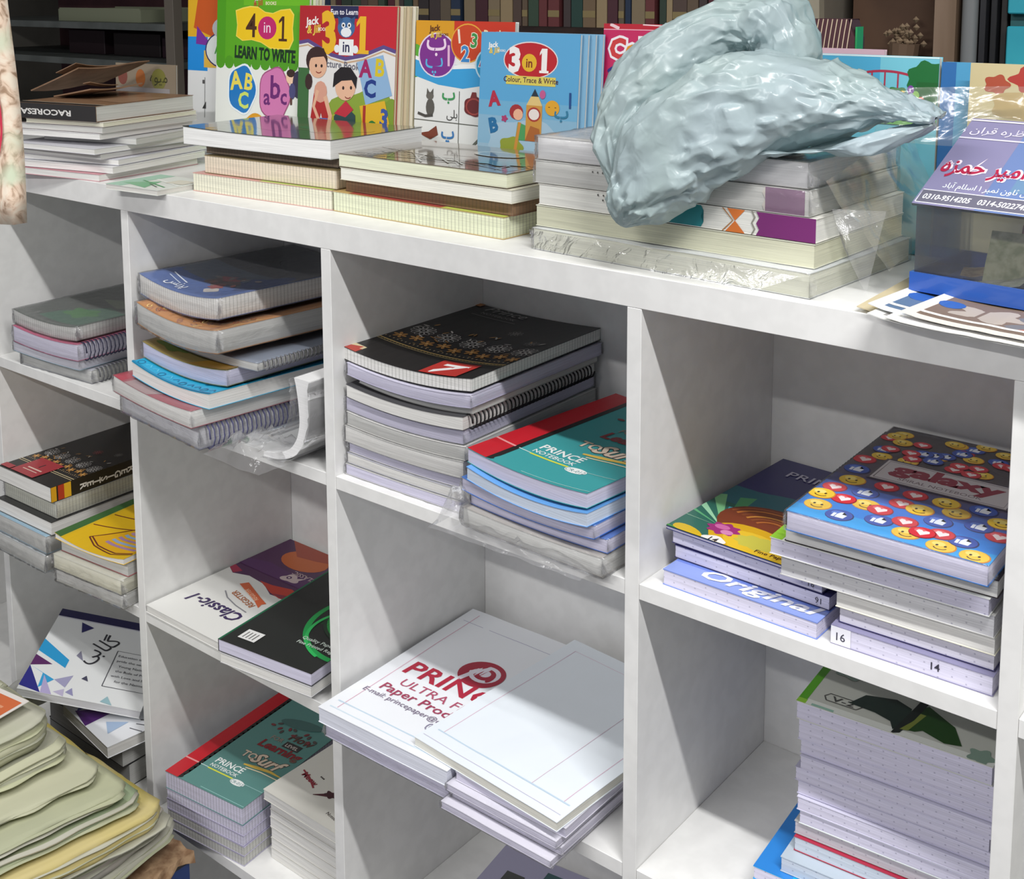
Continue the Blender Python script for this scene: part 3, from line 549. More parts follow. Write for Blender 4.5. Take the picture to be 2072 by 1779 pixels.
@art
def a_threered(A, H):
    A.rect(0, 0, 1, H, '#e4e2df'); A.rect(.0, .0, .12, .78, '#3d6b3c'); A.blob(.72, .35, .42, .30, '#8aa43a', 5, .1); A.blob(.45, .3, .2, .18, '#a9b23a', 5, .1); A.blob(.95, .45, .12, .14, '#7d9a34', 5, .1)
    A.poly([(0, .97), (.12, .985), (.35, .89), (.55, .87), (.75, .92), (.9, .96), (1, .93), (1, H), (0, H)], '#b0222a'); A.poly([(.5, .875), (.75, .93), (.9, .96), (1, .93), (1, H), (.5, H)], '#c42430')
    A.line([(0, .965), (.10, .98), (.35, .885), (.5, .86), (.68, .89), (.88, .955), (1, .925)], .028, '#5c4a86'); A.line([(0, .935), (.10, .95), (.35, .855), (.5, .83), (.68, .86), (.88, .925), (1, .895)], .012, '#c8a888')
    A.rect(.33, H-.09, .62, H, '#24264e'); A.text('Fun to Learn', .475, H-.062, .055, '#eceaf0', 0, .02); jack(A, .14, 1.10, .08)
    A.text('3', .33, .91, .40, '#e8b428', 4, .05, sx=.8); one(A, .67, .90, .38, '#e8b428', .16)
    A.ell(.50, 1.085, .09, .075, '#3f6a9c', 16); A.poly([(.42, 1.10), (.41, 1.165), (.47, 1.14)], '#2f5480'); A.poly([(.58, 1.10), (.59, 1.165), (.53, 1.14)], '#2f5480'); A.ell(.50, 1.05, .055, .035, '#e8ecef', 12); A.ell(.47, 1.10, .02, .02, '#f2f2f2', 10); A.ell(.53, 1.10, .02, .02, '#f2f2f2', 10); A.ell(.47, 1.10, .01, .010, '#222222', 8); A.ell(.53, 1.10, .01, .010, '#222222', 8)
    A.rect(.43, .885, .58, 1.0, '#eef0f0'); A.text('in', .505, .91, .11, '#24264e', 0, .02); A.ell(.41, .93, .03, .03, '#e8ecef', 10); A.ell(.60, .93, .03, .03, '#e8ecef', 10)
    A.text('Picture Book', .45, .79, .075, '#6a6a78', -2, .01)
    A.poly([(.62, .84), (.88, .90), (.98, .62), (.72, .54)], '#8fb4d8'); A.text('A', .71, .74, .17, '#a02462', 0, .04); A.text('B', .85, .75, .17, '#d8c22a', -4, .03); A.text('C', .76, .60, .17, '#1f3a86', 0, .04)
    A.poly([(.66, .53), (.91, .58), (1.0, .30), (.74, .22)], '#dfb32a'); A.text('1', .71, .42, .16, '#a8322a', 0, .04); A.text('2', .80, .31, .17, '#2f7a3a', 0, .04); A.text('3', .90, .40, .17, '#3a56a0', -6, .04)
    # two children
    A.poly([(.12, .24), (.18, .60), (.30, .62), (.42, .24), (.34, .22), (.26, .46), (.20, .22)], '#b02a2c'); A.ell(.25, .61, .07, .08, '#d9a08a', 12); A.rect(.24, .20, .36, .42, '#5a72b8'); A.line([(.30, .58), (.36, .44), (.34, .34)], .04, '#e3b394'); A.line([(.22, .62), (.18, .50), (.24, .40)], .03, '#e3b394')
    A.ell(.20, .84, .115, .10, '#3a2322', 20); A.ell(.215, .80, .095, .09, '#e3b394', 20); A.poly([(.09, .84), (.13, .92), (.27, .93), (.32, .85), (.28, .87), (.17, .86)], '#3a2322'); A.ell(.255, .80, .012, .013, '#2a1a18', 8); A.ell(.195, .80, .012, .013, '#2a1a18', 8); A.arc(.225, .765, .03, .018, 200, 340, .008, '#8c3a30', 6); A.ell(.12, .68, .04, .06, '#3a2322', 10)
    A.poly([(.40, .16), (.40, .44), (.50, .54), (.62, .46), (.64, .16)], '#2d4a4c'); A.poly([(.40, .46), (.52, .56), (.60, .50), (.52, .44)], '#c03040'); A.poly([(.40, .20), (.60, .32), (.68, .16)], '#24202a')
    A.ell(.51, .66, .105, .10, '#e8b99a', 20); A.poly([(.38, .65), (.39, .75), (.46, .80), (.56, .80), (.63, .73), (.62, .65), (.575, .71), (.47, .70)], '#1f1a1c'); A.ell(.49, .65, .012, .014, '#2a1a18', 8); A.ell(.57, .655, .012, .014, '#2a1a18', 8); A.arc(.54, .595, .03, .018, 200, 340, .008, '#8c3a30', 6)
@art
def a_urdu(A, H):
    A.rect(0, 0, 1, H, '#e6e8e6'); A.rect(0, 1.05, .6, H, '#d89a1f'); A.rect(.4, 1.08, 1, H, '#c8371f'); A.blob(.0, .98, .14, .12, '#5aa834', 4, .1)
    A.poly([(0, .86), (.25, .80), (.5, .78), (.75, .82), (1, .76), (1, .92), (.75, .98), (.5, .96), (.25, .96), (0, 1.02)], '#3a9fd8'); A.poly([(0, 1.02), (.3, .95), (.6, .97), (1, .92), (1, .90), (.6, .94), (.3, .92), (0, .99)], '#f0f2f0'); A.blob(.95, .76, .10, .08, '#5aae3a', 4, .1)
    A.ell(.23, 1.03, .20, .175, '#e4d9ea', 30); A.ell(.23, 1.03, .185, .165, '#7d2f8c', 30); A.text('ب', .22, 1.07, .22, '#f0d8ec', 0, .01, ar=True); A.text('پ', .20, .93, .20, '#58b4e2', 0, .0, ar=True); A.text('ا', .35, .95, .22, '#e6b8d8', 0, .01, ar=True)
    A.ell(.54, 1.13, .17, .15, '#e2a43a', 28); A.ell(.54, 1.13, .16, .14, '#c8441f', 28); A.text('1', .46, 1.13, .15, '#efe2d0', 8, .02); A.text('3', .60, 1.10, .15, '#3f8f4a', -6, .03, out='#efe2d0'); A.text('2', .52, .99, .17, '#3a86c8', 0, .03, out='#efe2d0')
    A.ell(.78, .97, .16, .135, '#bfe0f0', 26); A.ell(.78, .97, .145, .125, '#2f9ac8', 26); A.text('A', .71, .96, .14, '#b03a5c', 0, .02, out='#e8eef0'); A.text('B', .85, .97, .14, '#3f3a8c', 0, .02, out='#e8eef0'); A.text('C', .79, .87, .13, '#4fc0b8', -70, .01)
    jack(A, .20, H-.08, .065, '#6a3a18'); A.text('Book', .80, 1.17, .09, '#f0d8b0', 0, .03)
    A.line([(.47, 0), (.47, .76)], .006, '#55584f'); A.line([(.0, .52), (1, .50)], .006, '#55584f')
    A.ell(.17, .62, .045, .07, '#5c5a54', 14); A.ell(.165, .71, .04, .03, '#6a6760', 12); A.poly([(.13, .72), (.135, .77), (.16, .735)], '#5c5a54'); A.poly([(.17, .735), (.20, .77), (.20, .72)], '#5c5a54'); A.line([(.04, .57), (.12, .55), (.20, .56)], .022, '#4c4a46')
    A.text('ب', .36, .69, .14, '#3f9a5a', 0, .02, ar=True); A.text('بلی', .40, .55, .09, '#4a4a48', 0, ar=True)
    A.blob(.62, .65, .10, .075, '#6e2a2c', 5, .06); A.poly([(.58, .71), (.60, .76), (.64, .76), (.65, .71)], '#7c3230'); A.blob(.74, .61, .055, .04, '#93302f', 5, .1); A.arc(.62, .65, .075, .06, 0, 360, .012, '#a84a44', 14)
    A.text('پ', .36, .39, .14, '#3a7ab8', 0, .02, ar=True); A.poly([(.05, .41), (.16, .43), (.24, .48), (.26, .41), (.18, .37)], '#7c3f30'); A.text('تتلی', .42, .27, .09, '#4a4a48', 0, ar=True)
    A.line([(.52, .26), (.74, .46)], .02, '#6a6e66'); A.text('پ', .88, .39, .14, '#8c4a9a', 0, .02, ar=True); A.text('تختی', .9, .26, .09, '#4a4a48', 0, ar=True)
@art
def a_threeblue(A, H):
    A.rect(0, 0, 1, H, '#86b2cd'); A.rect(0, .80, 1, H, '#5aa4d2'); A.rect(0, .68, 1, .80, '#6faccf'); A.rect(0, .0, 1, .45, '#97b7cc'); A.blob(.5, .5, .4, .16, '#a2bfd2', 5, .1); jack(A, .13, H-.12, .06)
    A.ell(.52, 1.13, .275, .145, '#e6d8d6', 36); A.ell(.52, 1.13, .265, .136, '#b81f28', 36); A.text('3', .36, 1.04, .26, '#f0ecea', 0, .05); A.ell(.51, 1.11, .075, .07, '#e0b22a', 20); A.text('in', .51, 1.075, .10, '#7a2a18', 0, .02); one(A, .66, 1.035, .27, '#f0ecea', .2)
    A.rect(.28, .935, .78, 1.005, '#d8c95c'); A.text('Colour, Trace & Write', .53, .955, .060, '#4a2a3a', 0, .015, sx=.98)
    A.text('A', .17, .76, .16, '#b02a44', 8, .05); A.text('B', .18, .55, .16, '#1f6a9c', 14, .05); A.blob(.28, .66, .03, .025, '#a83a6a', 5, .2)
    A.poly([(.50, .50), (.50, .78), (.58, .89), (.66, .78), (.66, .50)], '#c9923f'); A.poly([(.545, .85), (.58, .91), (.62, .85)], '#24303c'); A.poly([(.50, .78), (.545, .85), (.62, .85), (.66, .78)], '#dcc07c'); A.ell(.58, .71, .06, .05, '#e6ddd8', 16); A.arc(.58, .71, .06, .05, 0, 360, .014, '#a83a30', 18); A.poly([(.50, .50), (.66, .50), (.64, .60), (.55, .62)], '#a8622c')
    A.ell(.40, .72, .07, .06, '#a02f30', 14); A.ell(.42, .70, .05, .045, '#e6b090', 12); A.poly([(.40, .50), (.42, .64), (.50, .62), (.50, .50)], '#4a9a5a'); A.blob(.36, .44, .12, .08, '#8f9a34', 5, .1); A.line([(.44, .64), (.40, .40)], .03, '#c98a3a')
    A.ell(.76, .77, .07, .06, '#dba22c', 20); A.text('-  -', .76, .76, .07, '#6a4a18'); A.ell(.66, .87, .03, .035, '#c05a8c', 10); A.text('ا', .93, .78, .16, '#1f4a86', 0, .02, ar=True); A.text('ب', .85, .70, .14, '#2f7a9c', 0, .02, ar=True); A.ell(.28, .32, .05, .02, '#5a3450', 10)
@art
def a_colouring(A, H):
    A.rect(0, 0, 1, H, '#e8e6e0'); A.poly([(0, .80), (.2, .82), (.5, .90), (1, .98), (1, H), (0, H)], '#c0265c'); A.poly([(0, .76), (.2, .78), (.5, .88), (1, .97), (1, .90), (.5, .80), (.2, .74), (0, .73)], '#d9a822')
    A.rect(0, H-.035, 1, H, '#b51f30'); A.line([(0, H-.037), (1, H-.037)], .006, '#e8a8b8'); A.line([(.05, H-.004), (.12, H-.03)], .02, '#e8c8cc'); A.line([(.3, H-.004), (.9, H-.025)], .008, '#e8c8cc')
    for i, (c, k) in enumerate(zip('Colouring', ['#c83a3c', '#d98f22', '#4fa03a', '#2f6ac0', '#7a2f86', '#5a3a78', '#c8371f', '#3a9a4a', '#2f6ac0'])):
        A.text(c, [.115, .225, .30, .39, .51, .62, .70, .78, .90][i], 1.0, .175, k, 0, .05, out='#ece6ea', ow=.09)
    A.text('Book', .62, .90, .12, '#ece6ea', 8, .09, .2); A.text('Book', .62, .90, .12, '#4a3a48', 8, .01, .2)
    A.blob(.21, .915, .16, .065, '#2f2c78', 6, .06); A.text('6', .13, .885, .13, '#eceaf2', 0, .03); A.text('in', .215, .885, .07, '#eceaf2', 0, .02, .3); A.text('1', .285, .885, .12, '#eceaf2', 0, .04)
    A.blob(.35, .6, .3, .14, '#c99a86', 5, .1)
@art
def a_abcleft(A, H):
    A.rect(0, 0, 1, H, '#e6e8e8'); A.rect(0, .72, .34, 1.14, '#1f8fe0'); A.rect(0, 1.10, 1, H, '#e2b022'); A.poly([(.1, 1.2), (.2, H), (.5, H), (.6, 1.05)], '#c8581f'); A.poly([(.14, 1.02), (.16, 1.22), (.42, 1.0)], '#7a2f9c'); A.rect(.28, .76, .6, .95, '#e2b84a')
    A.ell(.60, .96, .30, .20, '#3a3468', 24); A.ell(.60, .96, .28, .185, '#dfe6e2', 24); A.ell(.62, 1.20, .20, .12, '#b8bcc0', 20); A.text('A', .52, .92, .17, '#4f9a4a', 0, .02); A.text('C', .66, .82, .15, '#d9a05a', 0, .02); A.text('A', .62, .54, .20, '#6fae7c', 0, .02); A.arc(.72, .38, .16, .1, 20, 170, .03, '#d08a3a', 12)
    A.line([(.3, .65), (.3, .2)], .01, '#9a9c9c'); A.rect(.26, .58, .30, .62, '#5a5a5a'); A.poly([(.26, .3), (.32, .38), (.32, .3)], '#3a3a3a')
@art
def a_fruit(A, H):
    A.rect(0, 0, 1, H, '#8d7f6c'); A.ell(.12, H*.55, .08, H*.28, '#7c4438', 14); A.ell(.42, H*.52, .08, H*.3, '#a5602c', 14); A.ell(.72, H*.5, .12, H*.36, '#7d7a3c', 16); A.text('میوہ', .72, H*.4, H*.5, '#3a3a22', 0, .0, ar=True); A.rect(.02, H*.05, .9, H*.2, '#9a9494')
@art
def a_park(A, H):
    A.rect(0, 0, 1, H, '#74c0d2'); A.rect(0, .1, .56, H, '#4fa6cc'); A.rect(0, H-.012, 1, H, '#cfe6ea')
    A.arc(.60, .22, .36, .17, 8, 172, .018, '#a8344c', 24)
    for x in (.40, .50, .60, .70, .80): A.line([(x, .05), (x, .22+.17*math.sqrt(max(0, 1-((x-.60)/.36)**2)))], .012, '#a8344c')
    A.blob(.92, .34, .15, .13, '#1f6a34', 7, .1); A.rect(.84, .0, 1, .32, '#1f5f2c'); A.blob(.70, .22, .09, .055, '#2f7a3c', 6, .12)
    for x, y, c in ((.74, .22, '#d9b522'), (.79, .20, '#6a3a8c'), (.84, .22, '#8cc05a'), (.88, .18, '#d0502c'), (.80, .26, '#7a4a9c')): A.ell(x, y, .026, .034, c, 12)
    A.rect(0, .0, 1, .06, '#6fae5a')
@art
def a_redflowers(A, H):
    A.rect(0, 0, 1, H, '#c4b68c'); A.blob(.5, H*.80, .2, .10, '#a8352c', 6, .14); A.ell(.46, H*.80, .05, .04, '#d8b24a', 12); A.blob(.2, H*.72, .09, .07, '#a5482f', 5, .15); A.blob(.5, H*.45, .34, .12, '#b49a62', 5, .1); A.blob(.75, H*.5, .12, .06, '#3a4a6a', 5, .1); A.rect(.5, H*.3, 1, H*.38, '#a02428'); A.blob(.85, H*.72, .08, .08, '#c6b84a', 5, .1)
@art
def a_bluesky(A, H):
    A.rect(0, 0, 1, H, '#4f9ac4'); A.rect(0, 0, .4, H, '#2f6aa8'); A.blob(.5, H*.5, .3, .1, '#9cc9dc', 5, .2)
@art
def a_pinkedge(A, H): A.rect(0, 0, 1, H, '#c9a8b4')
BOOKS = [
 dict(col='#cfcfcb', blk='#d9d6ea', bow=(0, 0.0012), wrap=True, edge='plain', n='notebook', l='bottom wrapped notebook of the tall stack under the black register, resting on the shelf', c='book', g='wrapped notebooks in the tall stack under the black register', p=(0.47, 0.014, -0.3049), r=0.3, w=0.203, d=0.28, h=0.0148),
 dict(col='#b9bac4', blk='#e9e8e4', bow=(0.0012, 0.0022), wrap=True, edge='plain', n='notebook', l='second wrapped notebook from the bottom of the tall stack under the black register', c='book', g='wrapped notebooks in the tall stack under the black register', p=(0.471, 0.016, -0.2892), r=0.3, w=0.205, d=0.28, h=0.0141),
 dict(col='#e9e8e4', blk='#d9d6ea', bow=(0.0022, 0.0032), wrap=True, edge='plain', n='notebook', l='third wrapped notebook from the bottom of the tall stack under the black register', c='book', g='wrapped notebooks in the tall stack under the black register', p=(0.473, 0.018, -0.2742), r=0.3, w=0.202, d=0.28, h=0.0141),
 dict(col='#c3c3c0', blk='#e9e8e4', bow=(0.0032, 0.0045), wrap=True, edge='plain', n='notebook', l='fourth wrapped notebook from the bottom of the tall stack under the black register', c='book', g='wrapped notebooks in the tall stack under the black register', p=(0.47, 0.014, -0.2592), r=0.3, w=0.207, d=0.28, h=0.0216),
 dict(col='#e9e8e4', blk='#cfcfcb', bow=(0.0045, 0.0055), wrap=True, edge='plain', n='notebook', l='fifth wrapped notebook from the bottom of the tall stack under the black register', c='book', g='wrapped notebooks in the tall stack under the black register', p=(0.472, 0.016, -0.2367), r=0.3, w=0.206, d=0.28, h=0.0181),
 dict(col='#8f9096', blk='#d9d6ea', bow=(0.0055, 0.0065), wrap=True, edge='plain', n='notebook', l='sixth wrapped notebook from the bottom, just below the black spiral notebook, tall middle stack', c='book', g='wrapped notebooks in the tall stack under the black register', p=(0.469, 0.018, -0.2177), r=0.3, w=0.205, d=0.28, h=0.0186),
 dict(col='#47474a', blk='#e9e8e4', bow=(0.0065, 0.0072), wrap=False, coil=('R', '#141416'), edge='plain', n='notebook', l='notebook with black spiral coil on its right side, middle of the tall stack', c='book', g='wrapped notebooks in the tall stack under the black register', p=(0.474, 0.014, -0.1982), r=0.3, w=0.203, d=0.28, h=0.0176),
 dict(col='#9a9a98', blk='#cfcfcb', bow=(0.0072, 0.0078), wrap=False, edge='plain', n='notebook', l='thin grey notebook pushed in, third below the top of the tall stack', c='book', g='wrapped notebooks in the tall stack under the black register', p=(0.486, 0.026, -0.1797), r=0.3, w=0.196, d=0.268, h=0.0084),
 dict(col='#d9d6ea', blk='#d9d6ea', bow=(0.0078, 0.0085), wrap=True, edge='plain', n='notebook', l='lavender edged wrapped notebook directly under the black register with numeral seven', c='book', g='wrapped notebooks in the tall stack under the black register', p=(0.472, 0.018, -0.1692), r=0.3, w=0.214, d=0.28, h=0.0164),
 dict(col='#1d1b1b', blk='#e9e8e4', bow=(0.0085, 0.0092), edge='tick', art='seven', spine='L', n='register', l='black register with grey floral border and red seven tab, on the tall stack', c='book', p=(0.4633, 0.0212, -0.1506), r=0.82, w=0.2204, d=0.278, h=0.0172),
 dict(col='#a9a49e', blk='#cfcfcb', wrap=2, bow=(0, 0.003), n='notebook', l='clear wrapped notebook at the bottom of the teal notebook stack, crumpled film on front', c='book', g='wrapped notebooks under the red and teal notebook', p=(0.694, -0.006, -0.3049), r=-2, w=0.208, d=0.285, h=0.0228),
 dict(col='#4a78c8', blk='#d9d6ea', wrap=1, bow=(0.003, 0.006), n='notebook', l='grey wrapped notebook second from bottom of the teal notebook stack', c='book', g='wrapped notebooks under the red and teal notebook', p=(0.697, 0.004, -0.2812), r=-2, w=0.205, d=0.28, h=0.0166),
 dict(col='#2f7fe0', blk='#d9d6ea', wrap=1, bow=(0.006, 0.008), art='blueplain', n='notebook', l='bright blue covered wrapped notebook below the red and teal notebook', c='book', g='wrapped notebooks under the red and teal notebook', p=(0.689, -0.002, -0.2637), r=-3.5, w=0.203, d=0.285, h=0.0161),
 dict(col='#6aa7e8', blk='#d6e2f2', wrap=0, bow=(0.008, 0.01), n='notebook', l='pale blue notebook with a deep curve directly under the red and teal notebook', c='book', g='wrapped notebooks under the red and teal notebook', p=(0.7, -0.006, -0.2467), r=-5.5, w=0.19, d=0.27, h=0.0161),
 dict(col='#3f9fa2', blk='#d9d6ea', bow=(0.008, 0.006), edge='plain', art='surf', n='notebook', l='red and teal notebook with scalloped black border, top of the middle right stack', c='book', p=(0.6947, 0.0022, -0.229), r=-6, w=0.191, d=0.275, h=0.0179),
 dict(col='#8a87a8', blk='#d9d6ea', edge='dots', art2='n14', n='notebook', l='bottom notebook with handwritten 14 on its edge, right column shelf', c='book', p=(1.154, 0.016, -0.3049), r=1.5, w=0.155, d=0.25, h=0.0193),
 dict(col='#3a3766', blk='#d8d6e2', edge='dots', n='notebook', l='pale notebook second from the shelf, above the edge marked 14', c='book', p=(1.158, 0.024, -0.2847), r=1.5, w=0.149, d=0.24, h=0.0161),
 dict(col='#e8e6d2', blk='#e9e8e4', edge='plain', n='notebook', l='white notebook with a dark line below it, third from the shelf, right column', c='book', p=(1.156, 0.02, -0.2677), r=1.5, w=0.152, d=0.25, h=0.0181),
 dict(col='#cfcfcb', blk='#dcdce0', edge='dots', n='notebook', l='dotted edge notebook fourth from the shelf in the right column stack', c='book', p=(1.1, 0.012, -0.2487), r=2, w=0.208, d=0.25, h=0.0221),
 dict(col='#eef0ea', blk='#d9d6ea', edge='dots', art='vtwo', n='notebook', l='white covered notebook marked V-2 with a green corner, under the patterned stack', c='book', p=(1.092, 0.004, -0.2257), r=2, w=0.213, d=0.26, h=0.0171),
 dict(col='#2a2226', blk='#e9e8e4', edge='plain', n='notebook', l='dark covered notebook with creamy page edge right under the ball patterned notebook', c='book', p=(1.108, 0.004, -0.2077), r=3, w=0.203, d=0.26, h=0.0171),
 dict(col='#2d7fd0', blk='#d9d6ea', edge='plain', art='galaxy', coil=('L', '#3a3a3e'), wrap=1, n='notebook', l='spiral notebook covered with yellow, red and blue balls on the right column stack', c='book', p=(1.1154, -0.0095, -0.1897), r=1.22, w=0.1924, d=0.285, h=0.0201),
 dict(col='#7b93dc', blk='#d9d6ea', edge='dots', art='original', n='notebook', l='lower left notebook with blue cover band and white script, right column shelf', c='book', p=(0.961, 0.016, -0.3049), r=-1, w=0.18, d=0.27, h=0.0173),
 dict(col='#2c2a5c', blk='#d9d6ea', edge='dots', art2='n91', n='notebook', l='notebook marked 91 on the edge between blue and flower notebooks', c='book', p=(0.957, 0.046, -0.2867), r=-1.5, w=0.184, d=0.25, h=0.0146),
 dict(col='#2c2a5c', blk='#d9d6ea', edge='dots', art2='n16', n='notebook', l='notebook marked 16 on the edge directly under the flower notebook', c='book', p=(0.953, 0.047, -0.2712), r=-2, w=0.18, d=0.25, h=0.0146),
 dict(col='#2b2f6c', blk='#d9d6ea', edge='plain', art='flower', lift=0.006, n='notebook', l='colourful flower notebook with navy top and orange petals, left on right column shelf', c='book', p=(0.9471, 0.044, -0.2557), r=-3, w=0.184, d=0.255, h=0.0036),
 dict(col='#b9c4d8', blk='#d9d6ea', edge='dots', bow=(0, 0), n='notebook', l='pale notebook at the base of the tall right stack, under the cyan cover', c='book', g='plain notebooks in the tall right stack', p=(1.058, 0.052, -0.643), r=4, w=0.215, d=0.235, h=0.0144),
 dict(col='#12a6ee', blk='#d9d6ea', edge='dots', bow=(0, 0), art='cyan', n='notebook', l='bright cyan covered notebook sticking out near the base of the tall right stack', c='book', g='plain notebooks in the tall right stack', p=(1.058, 0.052, -0.6277), r=4, w=0.215, d=0.235, h=0.0151),
 dict(col='#b9c6d2', blk='#cfd8e4', edge='dots', bow=(0, 0), n='notebook', l='notebook with pale edge just above the cyan cover, tall right stack', c='book', g='plain notebooks in the tall right stack', p=(1.085, 0.062, -0.6117), r=4, w=0.21, d=0.198, h=0.0171),
 dict(col='#b02a45', blk='#cfd8e4', edge='dots', bow=(0, 0), n='notebook', l='notebook with crimson cover strip low in the tall right stack', c='book', g='plain notebooks in the tall right stack', p=(1.092, 0.079, -0.5937), r=4, w=0.202, d=0.198, h=0.0163),
 dict(col='#a9a8a8', blk='#c9c6cf', edge='dots', bow=(0, 0), n='notebook', l='grey edged notebook directly above the crimson strip, tall right stack', c='book', g='plain notebooks in the tall right stack', p=(1.09, 0.083, -0.5765), r=4, w=0.202, d=0.198, h=0.0144),
 dict(col='#dfe8e2', blk='#d9d6ea', edge='dots', bow=(0, 0), art='strip', n='notebook', l='notebook with green and white cover strip, lower middle of the tall right stack', c='book', g='plain notebooks in the tall right stack', p=(1.096, 0.081, -0.5612), r=4, w=0.202, d=0.198, h=0.0156),
 dict(col='#cfcde0', blk='#d9d6ea', edge='dots', bow=(0, 0), n='notebook', l='sixth notebook counting down from the plane cover in the tall right stack', c='book', g='plain notebooks in the tall right stack', p=(1.094, 0.079, -0.5447), r=4, w=0.202, d=0.198, h=0.0151),
 dict(col='#c6c4dc', blk='#d9d6ea', edge='dots', bow=(0, 0), n='notebook', l='fifth notebook counting down from the plane cover in the tall right stack', c='book', g='plain notebooks in the tall right stack', p=(1.092, 0.083, -0.5287), r=4, w=0.202, d=0.198, h=0.0151),
 dict(col='#b9b7cc', blk='#d9d6ea', edge='dots', bow=(0, 0), n='notebook', l='fourth notebook counting down from the plane cover in the tall right stack', c='book', g='plain notebooks in the tall right stack', p=(1.09, 0.081, -0.5127), r=4, w=0.202, d=0.198, h=0.0151),
 dict(col='#cfcde0', blk='#d9d6ea', edge='dots', bow=(0, 0), n='notebook', l='third notebook counting down from the plane cover in the tall right stack', c='book', g='plain notebooks in the tall right stack', p=(1.096, 0.079, -0.4967), r=4, w=0.202, d=0.198, h=0.0151),
 dict(col='#c9c7de', blk='#d9d6ea', edge='dots', bow=(0, 0), n='notebook', l='second notebook counting down from the plane cover in the tall right stack', c='book', g='plain notebooks in the tall right stack', p=(1.094, 0.083, -0.4807), r=4, w=0.202, d=0.198, h=0.0151),
 dict(col='#d0cee2', blk='#d9d6ea', edge='dots', bow=(0, 0), n='notebook', l='first notebook below the plane cover in the tall right stack', c='book', g='plain notebooks in the tall right stack', p=(1.092, 0.081, -0.4647), r=4, w=0.202, d=0.198, h=0.0231),
 dict(col='#cfd1c8', blk='#d9d6ea', edge='dots', bow=(0, 0), art='plane', n='notebook', l='notebook with dark green plane and V-2 tag, top of the tall right stack', c='book', g='plain notebooks in the tall right stack', p=(1.09, 0.079, -0.4407), r=4, w=0.202, d=0.198, h=0.0201),
 dict(col='#e6e6f0', blk='#d9d6ea', wrap=1, soft=1, n='paper_ream', l='lower left wrapped paper ream under the printed ream, middle shelf', c='paper ream', g='wrapped paper reams on the middle shelf', p=(0.484, -0.046, -0.643), r=1, w=0.215, d=0.325, h=0.0194),
 dict(col='#eef1f6', blk='#e3e6f2', wrap=0, soft=1, art='ream', n='paper_ream', l='white paper ream printed with red circle P logo and red lettering', c='paper ream', g='wrapped paper reams on the middle shelf', p=(0.478, -0.052, -0.6226), r=1.5, w=0.222, d=0.322, h=0.021),
 dict(col='#dddbe6', blk='#d2cfe0', wrap=True, soft=1, n='paper_ream', l='bottom sagging wrapped paper pack of the right ream pile, middle shelf', c='paper ream', g='wrapped paper reams on the middle shelf', p=(0.7, -0.058, -0.643), r=0, w=0.165, d=0.3, h=0.0089),
 dict(col='#dddbe6', blk='#d2cfe0', wrap=True, soft=1, n='paper_ream', l='second paper pack from the bottom of the right ream pile', c='paper ream', g='wrapped paper reams on the middle shelf', p=(0.705, -0.044, -0.6332), r=0, w=0.165, d=0.3, h=0.0091),
 dict(col='#dddbe6', blk='#d2cfe0', wrap=True, soft=1, n='paper_ream', l='third paper pack from the bottom of the right ream pile', c='paper ream', g='wrapped paper reams on the middle shelf', p=(0.702, -0.05, -0.6232), r=0, w=0.165, d=0.3, h=0.0091),
 dict(col='#dddbe6', blk='#d2cfe0', wrap=False, soft=1, n='paper_ream', l='paper pack directly under the blank top ream of the right pile', c='paper ream', g='wrapped paper reams on the middle shelf', p=(0.708, -0.04, -0.6132), r=0, w=0.165, d=0.3, h=0.0116),
 dict(col='#eaf1f8', blk='#e3e2d8', soft=1, art='blankream', n='paper_ream', l='blank white ream with pink frame lines, on top of the right pile', c='paper ream', g='wrapped paper reams on the middle shelf', p=(0.6353, -0.0352, -0.6006), r=-4.05, w=0.2345, d=0.31, h=0.012),
 dict(col='#a9abc8', blk='#dedee2', wrap=2, coil=('R', '#55557a'), bow=(0, 0.003), n='notebook', l='clear wrapped spiral notebook at the bottom of the second column upper stack', c='book', g='wrapped notebooks in the second column upper stack', p=(0.0265, -0.03, -0.3049), r=-6, w=0.222, d=0.285, h=0.0337),
 dict(col='#a5525f', blk='#e9e8e4', wrap=1, bow=(0.003, 0.006), art='redsheen', n='notebook', l='dusky red covered notebook second from the bottom of the second column stack', c='book', g='wrapped notebooks in the second column upper stack', p=(0.028, -0.044, -0.2687), r=-6.5, w=0.226, d=0.285, h=0.0255),
 dict(col='#24a6cf', blk='#e9e8e4', wrap=0, bow=(0.006, 0.009), art='tiles', n='notebook', l='cyan patterned notebook with tile motifs in the second column stack', c='book', g='wrapped notebooks in the second column upper stack', p=(0.06, -0.032, -0.2407), r=-6, w=0.215, d=0.285, h=0.0225),
 dict(col='#8a8a3a', blk='#d4d3ea', wrap=1, bow=(0.009, 0.01), art='olive', n='notebook', l='notebook with olive and gold cover, middle of the second column stack', c='book', g='wrapped notebooks in the second column upper stack', p=(0.06, -0.012, -0.2157), r=-3, w=0.215, d=0.285, h=0.0235),
 dict(col='#8d97a8', blk='#cfcfcb', wrap=1, coil=('R', '#6f6f74'), bow=(0.004, 0.004), n='notebook', l='grey spiral notebook with coil sticking out on the right, second column stack', c='book', g='wrapped notebooks in the second column upper stack', p=(0.105, 0.002, -0.1897), r=-2, w=0.215, d=0.28, h=0.012),
 dict(col='#c8862f', blk='#cfcfcb', wrap=2, bow=(0.01, 0.01), art='paisley', n='notebook', l='orange patterned notebook in clear film under the blue notebook', c='book', g='wrapped notebooks in the second column upper stack', p=(0.052, -0.014, -0.1657), r=-6, w=0.224, d=0.285, h=0.0335),
